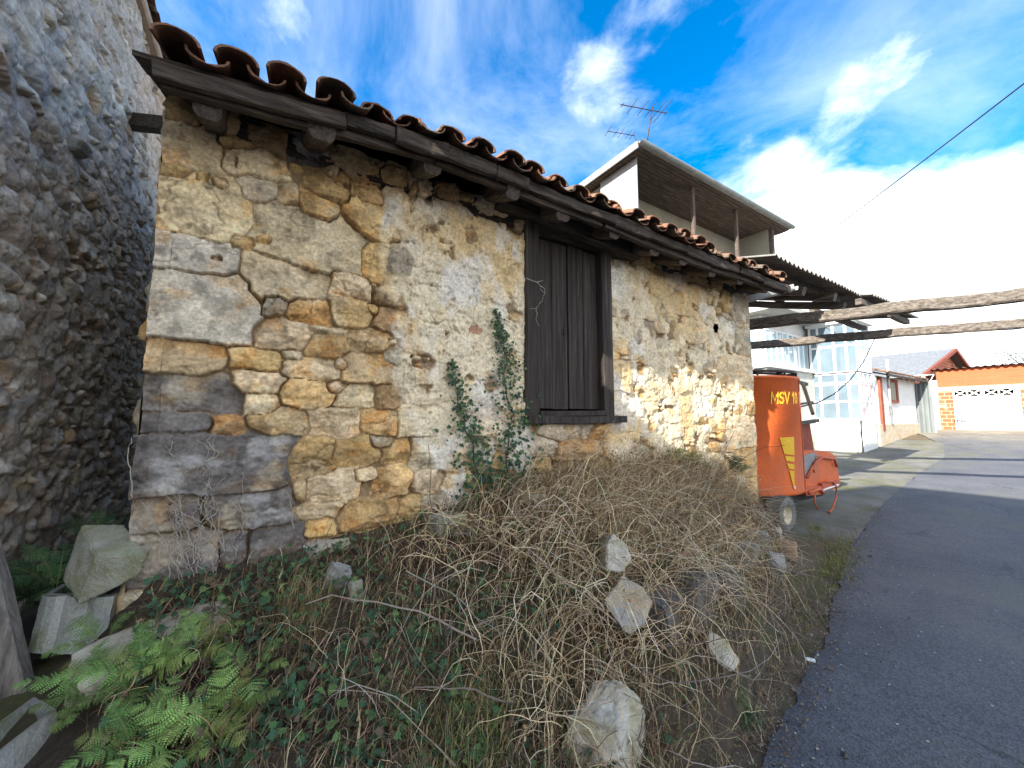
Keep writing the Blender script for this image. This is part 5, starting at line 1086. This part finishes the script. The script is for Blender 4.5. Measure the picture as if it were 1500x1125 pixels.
MB().box((20.25, 5.12, 1.2), (20.5, 5.19, 3.3)).build('red_strip', 'rust_red', ct)
mb = MB()
for i in range(26):
    for r in range(8):
        x = xa-.1+i*.215+rng.normal(0, .01); tile(mb, x, 4.72+r*.38, 3.40+r*.38*.34, .44, .10, .085, .33, 1); tile(mb, x+.107, 4.75+r*.38, 3.47+r*.38*.34, .44, .09, .08, .33, -1)
mb.build('roof_tiles', 'roof_tile', ct); mb = MB(); mb.box((xa, 4.78, 3.30), (xb+.2, 4.84, 3.38)); mb.prism([(xa, 4.8, 3.36), (xa, 8.2, 4.50), (xa, 8.2, 4.42), (xa, 4.8, 3.31)], (5.4, 0, 0)); mb.build('eave_board', 'beam_wood', ct)
pl = PY(1304, 590, 4.98); mb = MB(); mb.tube([(pl[0], 4.98, 1.8), (pl[0], 4.98, PY(1302, 527, 4.98)[2])], .045, 8)
mb.tube([(pl[0], 4.98, 2.2), (pl[0], 5.16, 2.2)], .03, 6); tag(mb.build('downpipe', 'zinc'), 'thin pale pipe standing in front of the cottage window', 'pipe')
gt = empty('metal_gate', (25.5, 5.1, 1.0), 'tall dull zinc sheet gate leaf between the white cottage and the brick garage', 'gate')
ga, gb2 = PX(1325, 600, 25.45), PX(1368, 600, 25.45); zt_ = PX(1345, 562, 25.45)[2]; zb_ = .95
mb = MB(); n = 18; V = np.array([[(25.45+.012*math.sin(i*2.2), ga[1]+(gb2[1]-ga[1])*i/n, z) for z in (zb_, zt_)] for i in range(n+1)]); mb.grid(V, False); mb.grid((V+[.03, 0, 0])[::-1], False); mb.build('sheet', 'zinc_sheet', gt)
mb = MB(); mb.box((25.41, gb2[1]-.03, zb_), (25.52, gb2[1], zt_+.02)); mb.box((25.41, ga[1], zb_), (25.52, ga[1]+.03, zt_+.02)); mb.box((25.42, ga[1]-.25, zb_+1.45), (25.445, ga[1]-.55, zb_+1.49)); mb.build('frame', 'zinc', gt)
mb = MB(); zl = PX(1345, 550, 25.45)[2]; ys_ = np.linspace(ga[1], gb2[1]-.1, 7)
for a, b, u in zip(ys_[:-1], ys_[1:], range(6)): mb.tube([(25.47, a, zt_ if u % 2 else zl), (25.47, b, zl if u % 2 else zt_)], .018, 5)
mb.tube([(25.47, ys_[0], zl), (25.47, ys_[-1], zl)], .02, 5); mb.build('lattice', 'white_paint', gt)
bn = empty('brick_barn', (36, 6, 1.06), 'barn with a grey slate roof and a brick gable rising behind the garage', 'barn')
ap = PY(1388, 511, 6.0); el = PY(1340, 547, 6.0); xm, zm = ap[0], ap[2]; sl_ = (zm-el[2])/(xm-el[0]); xe = xm+(xm-el[0])
mb = MB(); mb.prism([(el[0]+.3, 6.1, .5), (xe-.3, 6.1, .5), (xe-.3, 6.1, el[2]-.05), (xm, 6.1, zm-.22), (el[0]+.3, 6.1, el[2]-.05)], (0, 22, 0)); mb.build('wall', 'hollow_brick', bn)
mb = MB()
for s_ in (-1, 1):
    x1_ = xm+s_*(xm-el[0]+.4); z1_ = zm-sl_*(xm-el[0]+.4); mb.prism([(xm, 5.7, zm), (x1_, 5.7, z1_), (x1_, 5.7, z1_-.10), (xm, 5.7, zm-.10)], (0, 22.6, 0))
mb.build('roof', 'slate', bn); mb = MB(); mb.beam((xm, 5.64, zm-.12), (xm-(xm-el[0])-.3, 5.64, zm-.12-sl_*(xm-el[0]+.3)), .10, .22); mb.beam((xm, 5.64, zm-.12), (xe+.3, 5.64, zm-.12-sl_*(xm-el[0]+.3)), .10, .22); mb.build('barge_board', 'rust_red', bn)
mb = MB(); mb.box((31, 6.02, 3.6), (35, 6.09, 3.9)); mb.build('lintel', 'cornice', bn)
# opening behind the gate: dark shed front with yellowish pillar
ga_ = empty('brick_garage', (30.6, 3.5, 1.06), 'flat roofed orange brick garage with white double door at the end of the road', 'garage')
Xg = 30.6; yL = PX(1372, 560, Xg)[1]; yR = PX(1500, 560, Xg)[1]-2.2; zt_ = PX(1440, 538, Xg)[2]; zlin = PX(1430, 565, Xg)[2]
dl, dr = PX(1398, 600, Xg)[1], PX(1491, 600, Xg)[1]
MB().box((Xg, yR, zlin), (Xg+.25, yL, zt_)).build('upper_wall', 'smooth_brick', ga_)
MB().box((Xg, dl, .7), (Xg+.25, yL, zlin-.22)).box((Xg, yR, .7), (Xg+.25, dr, zlin-.22)).box((Xg+.25, yL-.25, .7), (Xg+8, yL, zt_)).build('wall', 'hollow_brick', ga_)
MB().box((Xg-.004, yR, zlin-.22), (Xg+.25, yL, zlin)).box((Xg-.03, dr-.14, .8), (Xg+.2, dr, zlin-.225)).box((Xg-.02, yL-.02, .7), (Xg+.2, yL+.35, zlin+.4)).build('lintel', 'cornice', ga_)
mb = MB()
n = 90
V = np.array([[(x, y, zt_+.06+.035*math.sin(k*1.4)+(x-Xg)*.05) for x in (Xg-.22, Xg+8)] for k, y in enumerate(np.linspace(yR, yL+.3, n))]); mb.grid(V, False); mb.grid((V-[0, 0, .02])[::-1], False); mb.build('roof', 'roof_tile', ga_)
zd0 = 1.06; zdt = PX(1440, 569, Xg)[2]; zp = PX(1440, 580, Xg)[2]; ymid = PX(1442, 600, Xg)[1]; xd = Xg-.06
for a, b in ((dl, ymid+.012), (ymid-.012, dr)):
    mb = MB(); mb.box((xd, b, zd0), (xd+.05, a, zp), .004)
    d = mb.build('door_leaf', 'door_white', ga_); mb = MB(); mb.box((xd, b, zdt-.05), (xd+.05, a, zdt))
    for y in (a-.03, (a+b)/2, b+.03): mb.box((xd, y-.03, zp+.003), (xd+.05, y+.03, zdt-.052))
    for u, v in ((a-.06, (a+b)/2+.03), ((a+b)/2-.03, b+.06)): mb.beam((xd+.02, u, zp+.01), (xd+.02, v, zdt-.06), .03, .05, bev=0); mb.beam((xd+.035, u, zdt-.06), (xd+.035, v, zp+.01), .03, .05, bev=0)
    mb.build('cross_grille', 'white_paint', d)
MB().box((Xg+.3, dr, zd0), (Xg+.32, dl, zlin)).build('dark_interior', 'dark_under', ga_)
q = PX(1405, 617, xd-.004); mb = MB()
for k, (o, h_) in enumerate(((0, .07), (.09, .12), (.17, .08), (.25, .12), (.33, .07))): mb.obox((xd-.004, q[1]+.15-o, q[2]+.02*math.sin(k)), (.003, 0, 0), (0, .028, 0), (0, 0, h_/2))
mb.build('door_mark', 'black_cable', ga_)
# ================================================================ TALL HOUSE WITH WOODEN BALCONY
th = empty('balcony_house', (14, 10, 0), 'tall house with a deep wooden eave over a balcony rising behind the tiled roof', 'house')
ec = PY(937, 205, 8.0); er = PY(1160, 335, 8.0); Xa, Xb, Ze = ec[0], er[0], (ec[2]+er[2])/2-.05
mat('pale_cladding', (.34, .335, .34), (.27, .25, .245), 1, (6, 6, .4), rough=.7, bump=.3, bscale=8)
mat('dull_gutter', (.17, .19, .18), (.24, .26, .25), 3, rough=.6)
mat('eave_tiles', (.20, .19, .17), (.30, .28, .25), 6, bump=.4)
wy = 10.1
MB().box((Xa+.5, wy, 0), (Xb-.9, 17, Ze-.125)).build('wall', 'beige_render', th)
mb = MB()
for k in range(66):
    y0_ = 8.08+k*.13; mb.box((Xa+.10, y0_, Ze-.10+rng.uniform(-.012, .012)), (Xb-.1, y0_+.118, Ze-.065))
mb.build('soffit', 'soffit_wood', th)
mb = MB(); mb.add([(Xa, 8, Ze-.02), (Xb, 8, Ze-.02), (Xb, 18, Ze-.02), (Xa, 18, Ze-.02), (Xa, 8, Ze+.09), (Xb, 8, Ze+.09), (Xb, 18, Ze+.09), (Xa, 18, Ze+.09), (Xa+4.5, 13, Ze+1.5), (Xb-4.5, 13, Ze+1.5)],
    [(3, 2, 1, 0), (0, 1, 5, 4), (1, 2, 6, 5), (2, 3, 7, 6), (3, 0, 4, 7), (4, 5, 9, 8), (5, 6, 9), (6, 7, 8, 9), (7, 4, 8)]); mb.build('roof', 'eave_tiles', th)
mb = MB()
V = np.array([[(x, 7.95+.09*math.cos(a), Ze+.05+.09*math.sin(a)) for a in np.linspace(math.pi*.9, 2.1*math.pi, 9)] for x in np.linspace(Xa-.05, Xb+.05, 12)]); mb.grid(V, True); mb.grid((V+[0, .0, .012])[::-1], True); mb.build('gutter', 'dull_gutter', th)
mb = MB(); mb.box((Xa-.06, 8.05, Ze-.14), (Xa-.002, 17.9, Ze+.10)); mb.v = [(x, y, z+(y-8)*.0) for x, y, z in mb.v]; mb.build('fascia', 'pale_cladding', th)
mb = MB()
for k in range(15): mb.box((Xa+.34, 8.42+k*.115, 6.6), (Xa+.365+.006*(k % 2), 8.42+k*.115+.11, Ze-.105))
mb.build('side_screen', 'pale_cladding', th)
for px in (1016, 1078):
    q = PY(px, 330, 8.45); mb = MB(); mb.beam((q[0], 8.45, 6.6), (q[0], 8.45, Ze-.10), .13, .13, 4, .006, (0, 1, 0)); mb.build('post', 'old_wood_y', th)
xe_ = PY(1131, 360, 8.45)[0]
mb = MB(); mb.beam((xe_, 8.45, 6.6), (xe_, 8.45, Ze-.10), .16, .16, 4, .004, (0, 1, 0)); mb.build('post', 'old_wood_y', th)
MB().box((xe_-.12, 8.55, 6.6), (xe_-.02, wy-.003, Ze-.11)).build('end_wall', 'beige_render', th)
MB().box((Xa+.3, 8.35, 6.3), (xe_+.1, wy-.003, 6.55)).build('balcony_floor', 'grey_render', th)
MB().box((Xa+.3, 8.38, 6.55), (xe_+.1, 8.46, 7.3)).build('balcony_parapet', 'grey_render', th)
q0, q1 = PY(992, 300, wy), PY(1013, 300, wy)
for a, b in ((1.5, 2.6), (6.2, 7.3)): MB().box((Xa+a, wy-.03, 6.58), (Xa+b, wy-.004, Ze-1.0)).build('door_opening', 'dark_under', th)
q0 = PY(993, 318, wy)[0]
# antennas
def antenna(base, top, boom0, boom1, els, label, r=.016):
    p = np.array(base); root = empty('tv_antenna', p, label, 'antenna', 'antennas on the roof'); MB().tube([base, top], r*1.4, 6).build('mast', 'dark_iron', root)
    b0, b1 = np.array(boom0), np.array(boom1); MB().tube([b0, b1], r, 5).build('boom', 'dark_iron', root); mb = MB()
    for t, l in els: mb = MB(); c = b0+(b1-b0)*t; mb.tube([c+np.array([0, .0, 1])*l*.05-np.array([-.30, -.95, .05])*l, c+np.array([-.30, -.95, .05])*l], r*.7, 5); mb.build('element', 'dark_iron', root)
YA = 9.6
antenna(PY(947, 212, YA), PY(956, 157, YA), PY(909, 153, YA), PY(977, 166, YA), [(.04, .10), (.23, .38), (.45, .40), (.62, .42), (.78, .50), (.88, .62), (.97, .12)], 'tall yagi television antenna on a mast above the roof corner', .02)
antenna(PY(941, 226, YA+.8), PY(928, 196, YA+.8), PY(890, 192, YA+.8), PY(930, 199, YA+.8), [(.02, .28), (.3, .25), (.48, .25), (.75, .25), (.9, .25)], 'small yagi television antenna low at the left of the roof corner', .016)
# ================================================================ CABLES, TREE, ADDED SHADE HOUSE BEHIND THE CAMERA
def cable(pts, r, label, sag=.2):
    a, b = np.array(pts[0]), np.array(pts[1]); mb = MB(); mb.tube([a+(b-a)*t-np.array([0, 0, sag*4*t*(1-t)]) for t in np.linspace(0, 1, 24)], r, 5); tag(mb.build('cable', 'black_cable'), label, 'cable')
a = PT(1163, 377, 13.5); b = PT(1500, 118, 6.0); cable((a, b+(b-a)*.35), .012, 'overhead wire crossing the bright sky at the right', .06)
mb = MB(); pts = [PT(1281, 497, 14.2), PT(1265, 530, 13.2), PT(1245, 557, 12), PT(1222, 577, 10.8), PT(1200, 589, 9.6), PT(1172, 596, 8.6), PT(1160, 597, 8.4)]; mb.tube(pts, .018, 6); tag(mb.build('cable', 'black_cable'), 'black cable sagging from the porch roof down to the trailer', 'cable')
def tree(loc, h, r, n, label, seed):
    rs = np.random.default_rng(seed); root = empty('tree', loc, label, 'tree'); L0 = np.array(loc); mb = MB(); mb.tube([L0, L0+[.1, 0, h*.3], L0+[0, .1, h*.55]], [.22, .16, .10], 8)
    tips = []
    for k in range(14):
        a = rs.uniform(0, 6.28); e = L0+np.array([math.cos(a)*r*rs.uniform(.3, .8), math.sin(a)*r*rs.uniform(.3, .8), h*rs.uniform(.6, .98)]); mb.tube([L0+[0, 0, h*rs.uniform(.25, .5)], (L0+[0, 0, h*.55]+e)/2, e], [.08, .05, .015], 5); tips.append(e)
    mb.build('trunk', 'old_wood', root); tips = np.array(tips); q = tips[rs.integers(0, len(tips), n)]+rs.normal(0, r*.2, (n, 3))
    V, F, k = leaves(q, rs.uniform(.06, .13, n), rs.normal(0, 1, (n, 3))+[0, 0, .4], rs.uniform(0, 6.28, n), OVAL, OF); quadtri('crown', [(V, F, tint(n, k, (.04, .07, .05), (.06, .09, .06), (.05, .08, .06)))], parent=root)
pt = PX(1498, 532, 48); tree((48, pt[1]-.8, 1.1), pt[2]+.9-1.1, 3.0, 5000, 'dark leafy tree showing just above the garage roof at the right edge', 4)
# house added out of view behind the camera, shaped to shade the near road
bh = empty('shade_house', (-10, -5, 0), 'plain rendered house added out of view behind the viewer to shade the near road', 'house')
yE = 2.16-.23*(7.9+8)
SUN_T = math.tan(rad(30)); htop = .2+SUN_T*(12.3+8)
MB().box((-15, -13, 0), (-8, yE, htop)).build('wall', 'beige_render', bh)
mb = MB(); mb.prism([(-15.2, -13.1, htop+.01), (-7.9, -13.1, htop+.01), (-11.5, -13.1, htop+1.2)], (0, yE+13.15, 0)); mb.build('roof', 'roof_tile', bh)
for y in (-11, -8, -5):
    for z in (1.2, 4.6, 8.0): w_ = MB().box((-8.0, y, z), (-7.95, y+1.0, z+1.4), .01).build('window', 'white_paint', bh); MB().box((-7.95, y+.08, z+.08), (-7.945, y+.92, z+1.32)).build('pane', 'pane', w_)

# ================================================================ LIGHT, SKY, CAMERA
el = rad(30); to_sun = Vector((-1, -.23, SUN_T*math.hypot(1, .23))).normalized()
sd = bpy.data.lights.new('sun', 'SUN'); sd.energy = 5.0; sd.angle = rad(.5); sd.color = (1, .93, .82); so = bpy.data.objects.new('sun', sd); COL.objects.link(so); so.location = (-20, -5, 20)
so.rotation_euler = (-to_sun).to_track_quat('-Z', 'Y').to_euler()
w = bpy.data.worlds.new('World'); sc.world = w; w.use_nodes = True; nt = w.node_tree; N = nt.nodes; L = nt.links; bg = N['Background']
sk = N.new('ShaderNodeTexSky'); sk.sky_type = 'NISHITA'; sk.sun_disc = False; sk.sun_elevation = el; sk.sun_rotation = math.atan2(to_sun.x, to_sun.y); sk.altitude = 300; sk.air_density = 1.0; sk.dust_density = .6; sk.ozone_density = 2.0
hs = N.new('ShaderNodeHueSaturation'); hs.inputs['Saturation'].default_value = SKY_SAT; hs.inputs['Value'].default_value = SKY_VAL; L.new(sk.outputs[0], hs.inputs['Color'])
tc = N.new('ShaderNodeTexCoord')
def vm(op, a, b=None):
    n = N.new('ShaderNodeVectorMath'); n.operation = op
    for i, v in enumerate((a, b)):
        if v is None: continue
        if isinstance(v, tuple): n.inputs[i].default_value = v
        else: L.new(v, n.inputs[i])
    return n
def ma(op, a, b=0.0, c=0.0):
    n = N.new('ShaderNodeMath'); n.operation = op
    for i, v in enumerate((a, b, c)):
        if isinstance(v, (int, float)): n.inputs[i].default_value = v
        else: L.new(v, n.inputs[i])
    return n.outputs[0]
dirv = vm('NORMALIZE', tc.outputs['Generated']).outputs[0]
sx = N.new('ShaderNodeSeparateXYZ'); L.new(dirv, sx.inputs[0])
zz = ma('ADD', ma('MAXIMUM', sx.outputs[2], 0.0), .30)
cb = N.new('ShaderNodeCombineXYZ'); L.new(ma('DIVIDE', sx.outputs[0], zz), cb.inputs[0]); L.new(ma('DIVIDE', sx.outputs[1], zz), cb.inputs[1])
def wn(scale, det, ro, off, dist=.0, st=(1, 1, 1), rz=0):
    mp = N.new('ShaderNodeMapping'); mp.inputs['Scale'].default_value = st; mp.inputs['Rotation'].default_value = (0, 0, rz); mp.inputs['Location'].default_value = off; L.new(cb.outputs[0], mp.inputs[0])
    n = N.new('ShaderNodeTexNoise'); n.inputs['Scale'].default_value = scale; n.inputs['Detail'].default_value = det; n.inputs['Roughness'].default_value = ro; n.inputs['Distortion'].default_value = dist; L.new(mp.outputs[0], n.inputs['Vector']); return n.outputs['Fac']
def lobe(px, py, r0, r1):
    d = ray(px, py); d = d/np.linalg.norm(d); dt = vm('DOT_PRODUCT', dirv, tuple(float(v) for v in d)).outputs['Value']
    mr = N.new('ShaderNodeMapRange'); mr.interpolation_type = 'SMOOTHSTEP'; L.new(dt, mr.inputs[0]); mr.inputs[1].default_value = math.cos(rad(r1)); mr.inputs[2].default_value = math.cos(rad(r0)); return mr.outputs[0]
n1 = wn(3.0, 10, .60, (1.3, .4, 0), .35, (1, .8, 1), .7); n2 = wn(8.0, 9, .64, (4.1, 2.2, 0), .4, (1, .8, 1), .5); n3 = wn(1.7, 9, .62, (.3, 7.1, 0), .6, (1, .85, 1), .6)
cov = ma('ADD', ma('MULTIPLY', n1, .65), ma('MULTIPLY', n2, .35))
bias = ma('ADD', ma('MULTIPLY', lobe(1330, 440, 3, 16), .50), ma('MULTIPLY', lobe(1130, 330, 1, 11), .30))
for px, py, r0, r1, k in ((870, 130, .1, 5, .10), (850, 150, 1, 10, .10), (1290, 130, .5, 6, .14), (1150, 180, 1, 8, .10), (1490, 380, 2, 11, .34), (1230, 50, 1, 9, .05), (330, 30, 2, 14, .06)):
    bias = ma('ADD', bias, ma('MULTIPLY', lobe(px, py, r0, r1), k))
low = N.new('ShaderNodeMapRange'); L.new(sx.outputs[2], low.inputs[0]); low.inputs[1].default_value = .34; low.inputs[2].default_value = .0; low.inputs[3].default_value = 0; low.inputs[4].default_value = .30
back = vm('DOT_PRODUCT', dirv, (-.35, -.93, .1)).outputs['Value']; bk = N.new('ShaderNodeMapRange'); L.new(back, bk.inputs[0]); bk.inputs[1].default_value = .05; bk.inputs[2].default_value = .55; bk.inputs[3].default_value = 0; bk.inputs[4].default_value = .30  # extra cloud out of view behind, added to brighten and neutralise the shade
tot = ma('ADD', ma('ADD', cov, bias), ma('ADD', low.outputs[0], bk.outputs[0]))
den = N.new('ShaderNodeMapRange'); den.interpolation_type = 'SMOOTHSTEP'; L.new(tot, den.inputs[0]); den.inputs[1].default_value = .53; den.inputs[2].default_value = .94
veil = N.new('ShaderNodeMapRange'); L.new(n3, veil.inputs[0]); veil.inputs[1].default_value = .42; veil.inputs[2].default_value = .85; veil.inputs[3].default_value = 0; veil.inputs[4].default_value = .42
dd = ma('MAXIMUM', den.outputs[0], veil.outputs[0])
mixc = N.new('ShaderNodeMix'); mixc.data_type = 'RGBA'; L.new(dd, mixc.inputs[0]); L.new(hs.outputs[0], mixc.inputs[6]); mixc.inputs[7].default_value = CLOUD
L.new(mixc.outputs[2], bg.inputs[0]); bg.inputs[1].default_value = SKY_STR
vs_ = sc.view_settings; vs_.view_transform = 'Standard'; vs_.look = 'None'; vs_.exposure = EXPO; vs_.gamma = 1
cd = bpy.data.cameras.new('camera'); co = bpy.data.objects.new('camera', cd); COL.objects.link(co); cd.sensor_fit = 'HORIZONTAL'; cd.sensor_width = 36; cd.lens = FPX/1500*36; cd.clip_start = .05; cd.clip_end = 3000
M_ = Matrix([[RT[0], UP[0], -FW[0]], [RT[1], UP[1], -FW[1]], [RT[2], UP[2], -FW[2]]]); co.rotation_euler = M_.to_euler(); co.location = CAM; sc.camera = co
